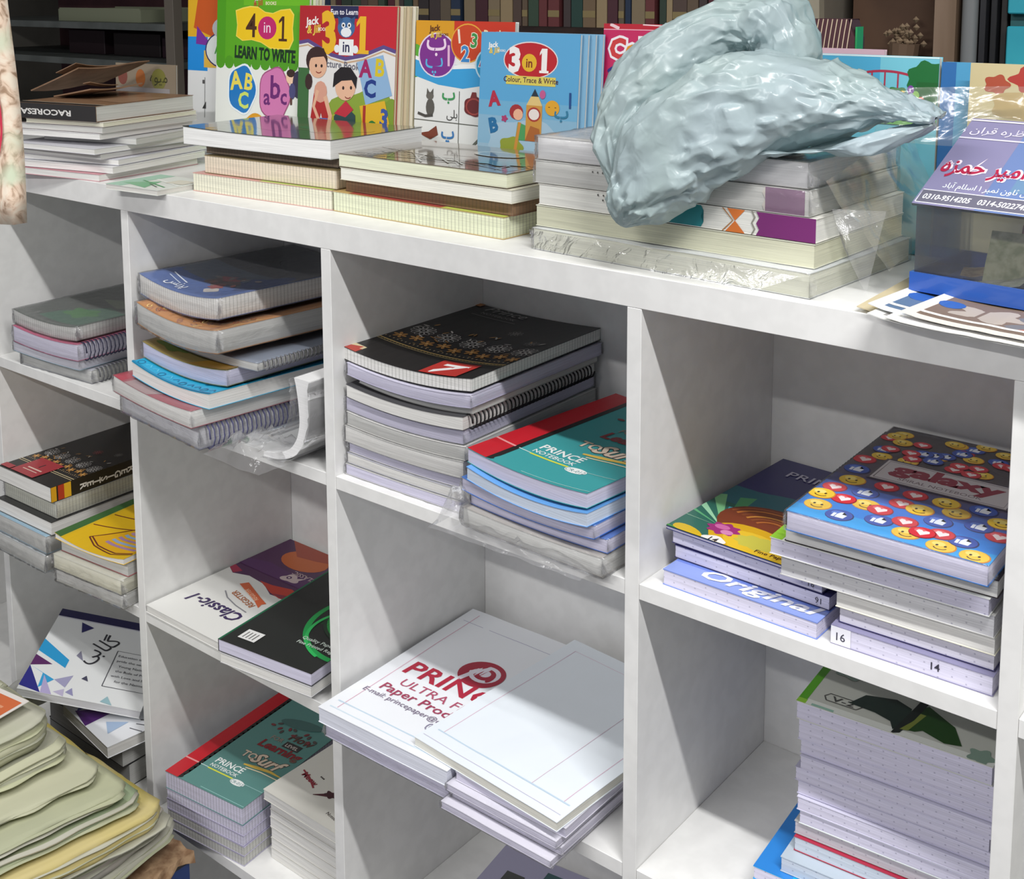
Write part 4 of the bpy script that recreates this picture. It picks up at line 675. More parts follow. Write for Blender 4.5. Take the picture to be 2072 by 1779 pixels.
 dict(col='#4b6fb0', blk='#e9e8e4', wrap=2, bow=(0.01, 0.01), art='bluefig', coil=('L', '#2b2b30'), edge='tick', n='notebook', l='blue covered wrapped spiral notebook on top of the second column stack', c='book', g='wrapped notebooks in the second column upper stack', p=(0.03, 0.008, -0.1272), r=-5.5, w=0.2185, d=0.285, h=0.0315),
 dict(col='#e9e9e6', blk='#e9e8e4', art='classic', n='register', l='white and purple register with owl emblem, lying upside down on the shelf', c='book', p=(0.0225, -0.001, -0.643), r=0, w=0.205, d=0.297, h=0.0124),
 dict(col='#c9c9cc', blk='#e9e8e4', edge='plain', n='register', l='lower white edged register under the black and green register', c='book', p=(0.25, -0.034, -0.6297), r=7, w=0.172, d=0.26, h=0.0151),
 dict(col='#232524', blk='#d9d6ea', art='greenring', spine='L', n='register', l='black register with green ring and barcode, on the lower white edged register', c='book', p=(0.246, -0.0335, -0.6137), r=7, w=0.176, d=0.262, h=0.0186),
 dict(col='#b8b4cc', blk='#cfcfcb', edge='tick', n='notebook', l='bottom notebook of the red and teal stack, lower shelf second column', c='book', g='notebooks under the red and teal notebook on the lower shelf', p=(0.07, -0.012, -0.9827), r=6, w=0.168, d=0.275, h=0.0161),
 dict(col='#b8b4cc', blk='#cfcfcb', edge='tick', n='notebook', l='second notebook from the bottom of the red and teal stack, lower shelf', c='book', g='notebooks under the red and teal notebook on the lower shelf', p=(0.0715, -0.012, -0.9657), r=6, w=0.168, d=0.275, h=0.0151),
 dict(col='#b8b4cc', blk='#d9d6ea', edge='tick', n='notebook', l='middle notebook of the red and teal stack, lower shelf', c='book', g='notebooks under the red and teal notebook on the lower shelf', p=(0.07, -0.012, -0.9497), r=6, w=0.168, d=0.275, h=0.0161),
 dict(col='#b8b4cc', blk='#d9d6ea', edge='tick', n='notebook', l='lavender edged notebook directly below the teal notebook, lower shelf', c='book', g='notebooks under the red and teal notebook on the lower shelf', p=(0.0715, -0.012, -0.9327), r=6, w=0.168, d=0.275, h=0.0161),
 dict(col='#5f8f8a', blk='#d9d6ea', edge='tick', art='surf', n='notebook', l='red and teal notebook with curled cover, lower shelf of the second column', c='book', p=(0.07, -0.012, -0.9157), r=6, w=0.168, d=0.275, h=0.0281),
 dict(col='#d9d8d2', blk='#e9e8e4', edge='plain', n='notebook', l='base notebook of the leaf cover stack, lower shelf', c='book', g='white notebooks under the leaf cover notebook', p=(0.252, 0.045, -0.9824), r=0, w=0.172, d=0.225, h=0.0158),
 dict(col='#d9d8d2', blk='#e9e8e4', edge='plain', n='notebook', l='second notebook up in the leaf cover stack', c='book', g='white notebooks under the leaf cover notebook', p=(0.253, 0.045, -0.9657), r=0, w=0.172, d=0.225, h=0.0161),
 dict(col='#d9d8d2', blk='#e9e8e4', edge='plain', n='notebook', l='third notebook up in the leaf cover stack', c='book', g='white notebooks under the leaf cover notebook', p=(0.254, 0.045, -0.9487), r=0, w=0.172, d=0.225, h=0.0161),
 dict(col='#d9d8d2', blk='#e9e8e4', edge='plain', n='notebook', l='fourth notebook up in the leaf cover stack', c='book', g='white notebooks under the leaf cover notebook', p=(0.252, 0.045, -0.9317), r=0, w=0.172, d=0.225, h=0.0161),
 dict(col='#d9d8d2', blk='#e9e8e4', edge='plain', n='notebook', l='fifth notebook up in the leaf cover stack', c='book', g='white notebooks under the leaf cover notebook', p=(0.253, 0.045, -0.9147), r=0, w=0.172, d=0.225, h=0.0121),
 dict(col='#d9d8d2', blk='#e9e8e4', edge='plain', n='notebook', l='notebook directly under the leaf cover notebook, lower shelf', c='book', g='white notebooks under the leaf cover notebook', p=(0.254, 0.045, -0.9017), r=0, w=0.172, d=0.225, h=0.0161),
 dict(col='#e3e2da', blk='#e9e8e4', edge='plain', art='leaf', n='notebook', l='white notebook with orange leaves and maroon lettering, lower shelf second column', c='book', p=(0.2475, 0.038, -0.8847), r=0, w=0.172, d=0.225, h=0.0161),
 dict(col='#c9cbd4', blk='#cfcfcb', wrap=2, coil=('R', '#55565a'), bow=(0, 0.002), n='notebook', l='wrapped notebook with white spiral at the bottom of the first column upper stack', c='book', g='wrapped notebooks in the first column upper stack', p=(-0.318, 0.004, -0.3049), r=4, w=0.19, d=0.28, h=0.0223),
 dict(col='#a9c6d4', blk='#dcdce6', wrap=1, bow=(0.002, 0.004), n='notebook', l='pale blue covered notebook second from the bottom of the first column stack', c='book', g='wrapped notebooks in the first column upper stack', p=(-0.332, -0.004, -0.2817), r=2, w=0.192, d=0.28, h=0.0171),
 dict(col='#c0567a', blk='#d6d3e4', wrap=1, coil=('R', '#2c2c44'), bow=(0.004, 0.006), n='notebook', l='pink covered spiral notebook under the green grey notebook, first column', c='book', g='wrapped notebooks in the first column upper stack', p=(-0.326, -0.006, -0.2637), r=1, w=0.192, d=0.28, h=0.0281),
 dict(col='#5f6b60', blk='#cfcfcb', wrap=2, bow=(0.006, 0.007), art='greygreen', edge='tick', n='notebook', l='grey and green wrapped notebook on top of the first column upper stack', c='book', g='wrapped notebooks in the first column upper stack', p=(-0.335, 0.002, -0.2344), r=1, w=0.187, d=0.28, h=0.0238),
 dict(col='#c6cdd0', blk='#cfcfcb', wrap=2, n='notebook', l='wrapped notebooks pack at the base of the first column middle shelf, left', c='book', g='wrapped notebooks under the black registers', p=(-0.39, -0.03, -0.643), r=0.6, w=0.166, d=0.27, h=0.0304),
 dict(col='#9fc4d8', blk='#cfcfcb', wrap=2, n='notebook', l='wrapped notebook with pale blue strip under the black registers', c='book', g='wrapped notebooks under the black registers', p=(-0.388, -0.026, -0.6117), r=0.6, w=0.164, d=0.27, h=0.0311),
 dict(col='#2a2a2a', blk='#e9e8e4', edge='plain', n='register', l='lower black register with white page edge in the first column', c='book', p=(-0.388, -0.02, -0.5797), r=1, w=0.17, d=0.285, h=0.0231),
 dict(col='#b9b9b2', blk='#d8d9cc', edge='tick', wrap=1, n='register', l='thick register with ruled page edge under the lettered black register', c='book', p=(-0.386, -0.006, -0.5557), r=1, w=0.163, d=0.285, h=0.0291),
 dict(col='#1f1d1c', blk='#e9e8e4', art='regcover', spine='R', sart='regspine', n='register', l='black floral register with lettering down its spine, first column middle shelf', c='book', p=(-0.387, -0.014, -0.5257), r=1, w=0.163, d=0.29, h=0.0271),
 dict(col='#cfcfc6', blk='#cfcfcb', wrap=2, n='notebook', l='clear wrapped notebook at the very bottom below the yellow cartoon book', c='book', g='wrapped notebooks below the yellow cartoon book', p=(-0.186, -0.032, -0.643), r=5, w=0.172, d=0.25, h=0.0224),
 dict(col='#d3d3c6', blk='#e8e6d2', wrap=2, n='notebook', l='clear wrapped notebook directly below the yellow cartoon book', c='book', g='wrapped notebooks below the yellow cartoon book', p=(-0.188, -0.034, -0.6197), r=5, w=0.172, d=0.25, h=0.0241),
 dict(col='#a8434a', blk='#cfcfcb', bow=(0, 0.004), n='notebook', l='red spined notebook beneath the yellow cartoon book, first column', c='book', p=(-0.186, -0.02, -0.5947), r=5, w=0.17, d=0.25, h=0.0241),
 dict(col='#e2b81e', blk='#e9e8e4', art='yellow', bow=(0.004, 0.01), round=1, n='notebook', l='yellow cartoon book with rounded corners and green spine strip, first column', c='book', p=(-0.186, -0.03, -0.5697), r=5, w=0.174, d=0.24, h=0.0101),
 dict(col='#eceeee', blk='#d8d8dc', art='tri', edge='plain', n='register', l='white register with navy strip and blue purple triangles, bottom left shelf', c='book', p=(-0.2091, -0.1028, -0.8236), r=0, w=0.206, d=0.243, h=0.014, M=[[0.72029, 0.65102, -0.2395], [-0.66239, 0.74802, 0.04117], [0.20595, 0.12899, 0.97002]]),
 dict(col='#eceef2', blk='#e9e8e4', art='tri2', edge='plain', n='register', l='second triangle patterned register with black edge stripe, below the first', c='book', p=(-0.2112, -0.0186, -0.9), r=-7.41, w=0.168, d=0.22, h=0.0194),
 dict(col='#2a2a2c', blk='#cfcfcb', edge='plain', n='register', l='thick plain register under the triangle patterned registers, bottom left shelf', c='book', p=(-0.29, 0.0, -0.9827), r=2, w=0.23, d=0.24, h=0.0401),
 dict(col='#2a2a2c', blk='#cfcfcb', edge='plain', n='register', l='black edged register directly beneath the second triangle register', c='book', p=(-0.28, -0.004, -0.9417), r=0, w=0.22, d=0.235, h=0.0405),
 dict(col='#c98a94', blk='#e9e8e4', edge='plain', bow=(0, 0), n='copybook', l='bottom thin copybook of the left pile on top of the unit', c='book', g='copybooks in the left pile on top', p=(-0.262, -0.024, 0.0363), r=9, w=0.2, d=0.215, h=0.0111),
 dict(col='#dedede', blk='#e9e8e4', edge='plain', bow=(0, 0), n='copybook', l='second copybook up in the left pile on top', c='book', g='copybooks in the left pile on top', p=(-0.25, -0.02, 0.0483), r=12, w=0.205, d=0.215, h=0.0101),
 dict(col='#cfcfd8', blk='#e9e8e4', edge='plain', bow=(0, 0), n='copybook', l='third copybook up in the left pile on top', c='book', g='copybooks in the left pile on top', p=(-0.248, -0.012, 0.0593), r=14, w=0.2, d=0.215, h=0.0091),
 dict(col='#c9c4c4', blk='#cfcfcb', edge='plain', bow=(0, 0), n='copybook', l='fourth copybook up in the left pile on top', c='book', g='copybooks in the left pile on top', p=(-0.262, -0.018, 0.0693), r=10, w=0.195, d=0.215, h=0.0081),
 dict(col='#d6d6dc', blk='#e9e8e4', edge='plain', bow=(0, 0), n='copybook', l='fifth copybook up in the left pile on top', c='book', g='copybooks in the left pile on top', p=(-0.266, -0.024, 0.0783), r=8, w=0.2, d=0.215, h=0.0091),
 dict(col='#bdbdbd', blk='#cfcfcb', edge='plain', bow=(0, 0), n='copybook', l='sixth copybook up, pushed to the right in the left pile', c='book', g='copybooks in the left pile on top', p=(-0.24, 0.02, 0.0883), r=16, w=0.19, d=0.17, h=0.0101),
 dict(col='#e0dede', blk='#e9e8e4', edge='plain', bow=(0, 0), n='copybook', l='seventh copybook up in the left pile on top', c='book', g='copybooks in the left pile on top', p=(-0.275, -0.02, 0.0993), r=12, w=0.2, d=0.215, h=0.0091),
 dict(col='#cdc8c6', blk='#cfcfcb', edge='plain', bow=(0, 0), n='copybook', l='copybook under the dark brown album in the left pile', c='book', g='copybooks in the left pile on top', p=(-0.262, -0.012, 0.1093), r=11, w=0.19, d=0.215, h=0.0091),
 dict(col='#e2ddd2', blk='#e8e6d2', edge='plain', bow=(0, 0), n='copybook', l='pale copybook with orange spine end, near the top of the left pile', c='book', g='copybooks in the left pile on top', p=(-0.24, -0.01, 0.1193), r=12, w=0.17, d=0.215, h=0.0071),
 dict(col='#8a6a50', blk='#cfcfcb', art='album', spine='F', fart='albumspine', fcol='#2a2828', n='album', l='brown kraft album with black spine strip and white letters, top of left pile', c='album', p=(-0.262, -0.018, 0.1273), r=11, w=0.185, d=0.22, h=0.0251),
 dict(col='#dfe3dc', blk='#dcdad4', art='greenlet', n='booklet', l='thin green and white booklet overhanging the front edge of the unit', c='booklet', p=(0.004, -0.0262, 0.0363), r=5, w=0.116, d=0.105, h=0.0081),
 dict(col='#d9a39a', blk='#e8e6d2', edge='tick', art='bandgreen', n='textbook', l='ruled edge textbook lying lowest in the second pile on top', c='book', p=(0.121, 0.0455, 0.0363), r=2.7, w=0.286, d=0.19, h=0.0271),
 dict(col='#8a7a55', blk='#e6d9c4', edge='tick', n='textbook', l='ruled edge textbook second in the pile beneath the glossy thick book', c='book', p=(0.14, 0.053, 0.0643), r=2.7, w=0.27, d=0.185, h=0.0261),
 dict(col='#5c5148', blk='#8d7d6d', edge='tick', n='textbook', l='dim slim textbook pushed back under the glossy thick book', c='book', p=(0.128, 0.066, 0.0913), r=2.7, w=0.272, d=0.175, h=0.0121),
 dict(col='#55584e', blk='#f0f0ee', edge='plain', art='glossy', gloss=1, bow=(0.0, 0.003), n='textbook', l='thick white edged book with glossy reflecting cover, second pile on top', c='book', p=(0.1, 0.046, 0.1043), r=3, w=0.304, d=0.192, h=0.0271),
 dict(col='#c7a96a', blk='#e8eccf', edge='tick', art='bandred', n='textbook', l='lowest ruled edge textbook of the third pile, yellow green cover edge', c='book', p=(0.409, 0.059, 0.0363), r=-1.4, w=0.303, d=0.175, h=0.0271),
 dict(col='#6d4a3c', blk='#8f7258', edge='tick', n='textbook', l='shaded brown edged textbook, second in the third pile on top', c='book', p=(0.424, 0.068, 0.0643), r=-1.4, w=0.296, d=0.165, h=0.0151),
 dict(col='#ddd9c6', blk='#f0efe4', edge='plain', n='textbook', l='white edged textbook below the glossy patterned one, third pile on top', c='book', p=(0.423, 0.06, 0.0803), r=-1.2, w=0.3, d=0.17, h=0.0166),
 dict(col='#6f5f4c', blk='#eaedd2', edge='plain', art='brownpat', gloss=1, n='textbook', l='glossy brown patterned textbook on top of the third pile', c='book', p=(0.42, 0.06, 0.0978), r=-1, w=0.295, d=0.175, h=0.0176),
 dict(col='#dfe2e2', blk='#dfe0cf', edge='plain', wrap=1, soft=1, bow=(0, 0), n='big_register', l='bottom oversized pale register of the big white pile on top', c='book', p=(0.77, 0.034, 0.0363), r=-3.0, w=0.352, d=0.225, h=0.0251),
 dict(col='#d7d8c8', blk='#d6d6bd', edge='plain', n='big_register', l='cream edged big register second in the white pile', c='book', p=(0.768, 0.042, 0.0623), r=-1.5, w=0.35, d=0.21, h=0.0241),
 dict(col='#eceae2', blk='#e9e9e2', edge='plain', fart='zigzag', n='big_register', l='big register with teal, orange and purple pattern along its spine', c='book', p=(0.771, 0.043, 0.0873), r=-1.5, w=0.347, d=0.21, h=0.0241),
 dict(col='#dcdcd6', blk='#d9d9d4', edge='plain', wrap=1, fart='zigfaint', n='big_register', l='wrapped pale big register with dim purple spine end, upper white pile', c='book', p=(0.765, 0.044, 0.1123), r=-1.5, w=0.345, d=0.21, h=0.0261),
 dict(col='#d8d6d2', blk='#f4f4f4', edge='plain', wrap=2, soft=1, art='whitewrap', n='big_register', l='top white wrapped big register beneath the grey plastic bag', c='book', p=(0.767, 0.046, 0.1393), r=-1.5, w=0.34, d=0.21, h=0.0261),
]
SACKS = [(0, 'topmost olive paper sack of the foreground heap', 0.0327, -0.7733, 0.0401, -0.17, 0, 0.004, 1, 1), (1, 'second paper sack down with a grey folded mouth, foreground heap', 0.0543, -0.8008, 0.0215, -0.1535, 1, 0.005, 2, 1), (2, 'third paper sack down in the foreground heap', 0.1109, -0.8171, 0.0102, -0.137, 0, 0.004, 3, 0), (3, 'fourth paper sack down in the foreground heap', 0.152, -0.8369, 0.0138, -0.1205, 2, 0.004, 4, 0), (4, 'paper sack with green edge in the foreground heap', 0.1633, -0.8495, 0.007, -0.104, 3, 0.003, 5, 1), (5, 'yellow paper sack low in the foreground heap', 0.1909, -0.8788, 0.0233, -0.0875, 4, 0.003, 6, 0), (6, 'pinkish grey paper sack just below the yellow one', 0.1745, -0.9043, 0.0195, -0.071, 5, 0.002, 7, 1), (7, 'dull grey paper sack at the very bottom of the foreground heap', 0.1744, -0.9243, 0.014, -0.0545, 1, 0.002, 8, 0)]
CART = (0.1784, -0.0505, -0.9303)
LABP = (-0.1434, -0.3501, -0.7137)
CRP = (-0.2516, -0.0457, -.8600)
CLOTH = (0.8421, -.64, 0.1767)
# ------------------------------------------------------------------ books
def film_box(w, d, h, D, lvl, seed, parent):
    rnd = random.Random(seed); g = .0008 if lvl == 1 else .0014; so = Vector((seed*3.1, seed*1.7, 0))
    amp = .0008 if lvl == 1 else .0020
    def F(x, y, z):
        p = Vector(D(min(max(x, 0), w), min(max(y, 0), d), min(max(z, 0), h))); q = Vector((x-min(max(x, 0), w), y-min(max(y, 0), d), z-min(max(z, 0), h)))
        n = noise.noise(Vector((x, y, z))*70+so); m = noise.noise(Vector((x, y, z))*160+so)
        side = 1 if (x < 0 or x > w or y < 0) else .25
        k = abs(n)*amp*2.2*side+abs(m)*amp*side
        o = q.normalized()*k if q.length else Vector((0, 0, 0))
        o.z = o.z*.25 if z > h else min(o.z, 0)*0
        return tuple(p+Vector((q.x, q.y, max(q.z, -.0001)))+o)
    nx, ny = 22, 22
    v, f, _ = gridbox(-g, w+g, -g, d+g, -.0001, h+g*.5, nx, ny, 3, F)
    # crumpled ears of film at the front corners
    for cx, sx in ((0, -1), (w, 1)):
        for q in range(4 if lvl == 1 else 7):
            z0 = h*rnd.uniform(.05, .5); L = rnd.uniform(.004, .009)*(1 if lvl == 1 else 1.7) if sx > 0 else rnd.uniform(.0018, .0034); n = 4; b = len(v); A = rnd.uniform(-.9, .6)
            for i in range(n+1):
                for j in range(n+1):
                    px = cx+sx*L*i/n*abs(math.cos(A)); py = L*i/n*math.sin(A)-.0005; pz = z0+(h*.55)*(j/n)*(1-.4*i/n)
                    jit = .0016*i/n
                    p = Vector(D(min(max(px, 0), w), max(py, 0), min(pz, h))); v.append((p.x+px-min(max(px, 0), w)+rnd.uniform(-jit, jit), p.y+min(py, 0)+rnd.uniform(-jit, jit), p.z+rnd.uniform(-jit, jit)*.5))
            for i in range(n):
                for j in range(n): f.append([b+i*(n+1)+j, b+(i+1)*(n+1)+j, b+(i+1)*(n+1)+j+1, b+i*(n+1)+j+1])
    return link('plastic_wrap', me_from('plastic_wrap', v, f, smooth=True), parent, [FILM if lvl == 1 else FILM2])
BI = 0
def make_book(b, parent=None, stand=None):
    global BI; BI += 1
    w, d, h = b['w'], b['d'], b['h']; b0, b1 = b.get('bow', (0, 0)); soft = b.get('soft', 0); lift = b.get('lift', 0); sd = BI
    def D(x, y, z):
        u = x/w; v = y/d; t = z/h if h else 0
        s = (b0+(b1-b0)*t)*4*u*(1-u)*(1-.6*v)
        if soft: s += .0012*t*noise.noise(Vector((x*18+sd, y*18, z*30)))-.0002
        return (x, y, z-s)
    root = thing(b['n'], b['l'], b['c'], b['p'], (0, 0, math.radians(b['r'])) if stand is None else (math.radians(90-stand), 0, math.radians(b['r'])), b.get('g'))
    if b.get('M'):
        M_ = Matrix([list(r_) for r_ in b['M']]).transposed(); root.rotation_euler = M_.to_euler()
    ct = .0007; nx = 12 if (b1 or b0 or soft) else 2; ny = 6 if (b1 or b0 or soft) else 2
    co = mat(b['col'], .16 if b.get('gloss') else .42, 1.0 if b.get('gloss') else .15)
    parts = [gridbox(0, w, 0, d, h-ct, h, nx, ny, 1, D), gridbox(0, w, 0, d, 0, ct, nx, ny, 1, D)]
    sp = b.get('spine')
    if sp == 'L': parts.append(gridbox(0, .0008, 0, d, ct, h-ct, 1, ny, 1, D))
    if sp == 'F': parts.append(gridbox(0, w, 0, .0009, ct, h-ct, nx, 1, 1, D))
    if sp == 'R': parts.append(gridbox(w-.0008, w, 0, d, ct, h-ct, 1, ny, 1, D))
    v, f, m = join(*parts)
    cover = link('cover', me_from('cover', v, f), root, [co])
    i_ = .0010
    v, f, m = gridbox(i_, w-i_, i_*.6, d-i_, ct, h-ct, nx, ny, 1, D)
    link('page_block', me_from('page_block', v, f, m), root, [mat(b['blk'], .8), edge_mat(b['blk'], b.get('edge', 'plain'), 'x'), edge_mat(b['blk'], b.get('edge', 'plain'), 'y')])
    H = d/w
    cuts = [(0, i/nx) for i in range(1, nx)]+[(1, H*j/ny) for j in range(1, ny)] if nx > 2 else None
    ay = b.get('ay', 0)
    if b.get('art'):
        A = Art(); ARTS[b['art']](A, H-ay)
        if ay: A.L = [([(x, y+ay) for x, y in v_], f_, c_) for v_, f_, c_ in A.L]
        def mp(x, y, e): p = D(min(max(x, 0), 1)*w, min(max(y, 0), H)*w, h); return (p[0], p[1], p[2]+e)
        A.build('cover_print', mp, cover, (0, 1, 0, H), cuts, .16 if b.get('gloss') else .4, 1.0 if b.get('gloss') else .15)
    cx = [(0, i/nx) for i in range(1, nx)] if nx > 2 else None
    if b.get('fcol'):
        v, f, m = gridbox(0, w, -.0004, .0001, .0003, h-.0003, nx, 1, 1, D); link('spine', me_from('spine', v, f), root, [mat(b['fcol'], .5)])
    for key, nm in (('fart', 'spine_print'), ('art2', 'edge_lettering')):
        if b.get(key):
            A = Art(); ARTS[b[key]](A, h/w)
            def mf(x, y, e): p = D(x*w, 0, y*w); return (p[0], p[1]-e-(.0004 if b.get('fcol') else -.0003), p[2])
            A.build(nm, mf, cover, (0, 1, 0, h/w), cx)
    if b.get('sart'):
        A = Art(); ARTS[b['sart']](A, h/d*.95)
        def ms(x, y, e): p = D(w, x*d, h*.03+y*d); return (p[0]+e, p[1], p[2])
        A.build('spine_print', ms, cover, (0, 1, 0, h/d*.95))
    if b.get('coil'):
        side, ccol = b['coil']; r = h*(.56 if side == 'R' else .40); x0 = w+.001 if side == 'R' else -.0006; P = []; turns = int(d*.94/0.0076)
        for i in range(turns*9+1):
            a = 2*math.pi*i/9; P.append((x0+r*.8*math.cos(a), .008+i*0.0076/9, h/2+r*math.sin(a)))
        P = [D(min(max(p[0], 0), w), p[1], p[2])[:0] + (p[0], p[1], p[2]+(D(w if side == 'R' else 0, p[1], p[2])[2]-p[2])) for p in P]
        v, f = tube(P, .00125, 5)
        link('spiral_binding', me_from('spiral_binding', v, f, smooth=True), root, [mat(ccol, .5)])
    if b.get('wrap'): film_box(w, d, h, D, b['wrap'], sd, root)
    return root
for b in BOOKS: make_book(b)
# ------------------------------------------------------------------ books standing along the back of the top
def stand(name, label, x, y, w, h, t, lean, r, art_, col, blk='#e9e7e0', copies=0, clabel='', g=None, ay=0, z=.0362, step=None, spine=None, ccol=None):
    n = copies+1
    for k in range(n):
        off = (t+.0012)*k; rr = math.radians(r); le = math.radians(lean)
        dx = -math.sin(rr)*off/math.cos(le); dy = math.cos(rr)*off/math.cos(le)
        s = (step or 0)*k
        make_book(dict(n=name, l=label if k == 0 else clabel % ['directly', 'second', 'third'][k-1], c='book', g=g, p=(x+dx+s, y+dy, z), r=r, w=w, d=h, h=t, col=col if k == 0 or ccol is None else ccol[(k-1) % len(ccol)], blk=blk, art=art_ if k == 0 else None, ay=ay, spine=spine), stand=lean)
stand('activity_book', 'green four in one learn to write book standing at the back', -.118, .276, .226, .305, .007, 4, 2, 'fourinone', '#6cb81f', copies=2, clabel='green edged copy standing %s behind the learn to write book', g='learn to write books', ay=.14, step=.006, ccol=['#cfd6b8', '#c4c0a6'])
stand('activity_book', 'red three in one picture book standing at the back', .1, .270, .218, .270, .006, 4, 0, 'threered', '#b0222a', blk='#d8cfae', copies=3, clabel='copy standing %s behind the red picture book', g='red picture books', step=.006, ccol=['#d9d0b8', '#c8b89a', '#dcd6c4'])
stand('activity_book', 'white book with letter circles and small animal pictures, standing at the back', .338, .298, .192, .249, .008, 3, 0, 'urdu', '#e6e8e6')
stand('activity_book', 'blue three in one colour and trace book standing in front of the white one', .492, .262, .176, .236, .005, 4, -1.5, 'threeblue', '#7fb0cf', copies=3, clabel='blue copy standing %s behind the colour and trace book', g='blue colour and trace books', ay=.0, step=.0075)
stand('activity_book', 'pink colouring book six in one, standing behind the plastic bag', .686, .292, .205, .250, .008, 3, 0, 'colouring', '#c0265c', ay=.0, z=.0362)
stand('activity_book', 'white alphabet book with blue and yellow top, half hidden by the green one', -.236, .306, .16, .30, .006, 3, 2, 'abcleft', '#e6e8e8', ay=.22)
stand('picture_card', 'dim brown fruit picture card standing behind the left pile', -.43, .285, .165, .158, .004, 2, 6, 'fruit', '#8d7f6c', ay=.62)
stand('picture_book', 'wide blue picture book with red railing and green tree, standing at the right', .992, .280, .152, .221, .010, 2, 0, 'park', '#74c0d2', ay=.95)
stand('picture_book', 'pale pink book standing behind the blue railing picture book', .985, .305, .085, .226, .006, 2, 0, 'pinkedge', '#c9a8b4')
stand('picture_book', 'blue film covered book between the tree picture and the beige cover', 1.146, .284, .040, .216, .012, 2, 0, 'bluesky', '#4f9ac4')
stand('picture_book', 'beige book with red flower blotches standing at the right end', 1.186, .250, .14, .218, .008, 3, 0, 'redflowers', '#cfc195', ay=1.0)
KR = noisy('kraft_paper', '#7a5f48', '#8d7058', 20, .8, .15)
for k_, (loc, rot, sx_, sy_, l_) in enumerate((((-.385, .085, .1560), (0, -.33, .20), .125, .17, 'brown kraft folder with its flap tilted up on the left pile'), ((-.262, .055, .1545), (0, -.16, .22), .085, .12, 'lower brown kraft folder lying under the raised one'))):
    kf = thing('kraft_folder', l_, 'folder', loc, rot); v, f, m = gridbox(0, sx_, 0, sy_, 0, .0022, 8, 6, 1, lambda x, y, z: (x, y, z+.006*(x/.2)**2-.003*math.sin(y*30))); link('folder_sheet', me_from('folder_sheet', v, f), kf, [KR])
    v, f, m = gridbox(.06, sx_*.9, .01, sy_*.6, .004, .0052, 6, 4, 1, lambda x, y, z: (x, y, z+.006*(x/.2)**2+.012*max(0, 1-y/.08)**2)); link('folder_flap', me_from('folder_flap', v, f), kf, [KR])
# ------------------------------------------------------------------ bent white pad in film, second column
def bent_pad():
    root = thing('notepad', 'white notepad bent into a curve in clear film, against the divider', 'notepad', (.420, -.012, -.3050))
    prof = [(.012, .125), (.012, .09), (.009, .06), (-.002, .034), (-.022, .014), (-.055, .003), (-.085, .0012)]
    def strip(off, th, y0, y1, n=24, tp=0):
        pts = []
        for i in range(n+1):
            t = i/n*(len(prof)-1); k = min(int(t), len(prof)-2); a = t-k; pts.append(Vector((prof[k][0]*(1-a)+prof[k+1][0]*a, 0, prof[k][1]*(1-a)+prof[k+1][1]*a)))
        for _ in range(3): pts = [pts[0]]+[(pts[i-1]+pts[i]*2+pts[i+1])/4 for i in range(1, n)]+[pts[-1]]
        v = []; f = []
        for i, p in enumerate(pts):
            t = (pts[min(i+1, n)]-pts[max(i-1, 0)]).normalized(); nn = Vector((-t.z, 0, t.x))*-1
            for o, y in ((off, y0), (off+th*(1-tp*(i/n)**.7), y0), (off+th*(1-tp*(i/n)**.7), y1), (off, y1)): v.append(tuple(p+nn*o+Vector((0, y, 0))))
        for i in range(n):
            for k in range(4): f.append([i*4+k, i*4+(k+1) % 4, (i+1)*4+(k+1) % 4, (i+1)*4+k])
        f += [[0, 1, 2, 3][::-1], [n*4+k for k in range(4)]]
        return v, f
    v, f = strip(.0, .030, 0, .17, 24, .86); link('page_block', me_from('page_block', v, f), root, [edge_mat('#ececec', 'plain', 'x')])
    v, f = strip(-.0014, .0012, -.001, .171); link('cover', me_from('cover', v, f), root, [mat('#e2e2e2', .35)])
    v, f = strip(.033, .0004, -.006, .175); v2, f2 = strip(-.004, .0004, -.006, .175)
    rnd = random.Random(2); v = [(a+rnd.uniform(-.0016, .0016), b+rnd.uniform(-.0016, .0016), max(c+rnd.uniform(-.0016, .0016), .0004)) for a, b, c in v+v2]; f = f+[[i+len(v)//2 for i in q] for q in f2]
    link('plastic_wrap', me_from('plastic_wrap', v, f, smooth=True), root, [FILM2])
bent_pad()
def crumple(name, label, cat, cx, cy, z, sx, sy, hgt, m, seed, n=30, parent=None, rot=0):
    """a loose crumpled sheet of film lying on a surface"""
    rnd = Vector((seed*7.7, seed*3.3, seed)); v = []; f = []
    for j in range(n+1):
        for i in range(n+1):
            a, b = i/n-.5, j/n-.5; p = Vector((a*sx, b*sy, 0))
            e = max(0, 1-(2*abs(a))**4)*max(0, 1-(2*abs(b))**4)
            r = 1-abs(noise.noise(p*22+rnd))*2; q = 1-abs(noise.noise(p*50+rnd))*2
            v.append((p.x+.006*noise.noise(p*30+rnd), p.y+.006*noise.noise(p*27-rnd), .0006+hgt*max(0, (.30+.55*r*abs(r)+.25*q)*e)))
    for j in range(n):
        for i in range(n): f.append([j*(n+1)+i, j*(n+1)+i+1, (j+1)*(n+1)+i+1, (j+1)*(n+1)+i])
    o = link(name, me_from(name, v, f, smooth=True), parent, [m]); o.location = (cx, cy, z); o.rotation_euler = (0, 0, math.radians(rot))
    if parent is None: tag(o, label, cat)
    return o
crumple('film_scrap', 'crumpled clear film beside the bent notepad on the second column shelf', 'film', .325, -.012, -.3052, .12, .10, .035, FILM2, 3)
crumple('film_scrap', 'crumpled film between the tall stack and the teal notebook stack', 'film', .686, -.012, -.3052, .035, .05, .045, FILM2, 5, 16)
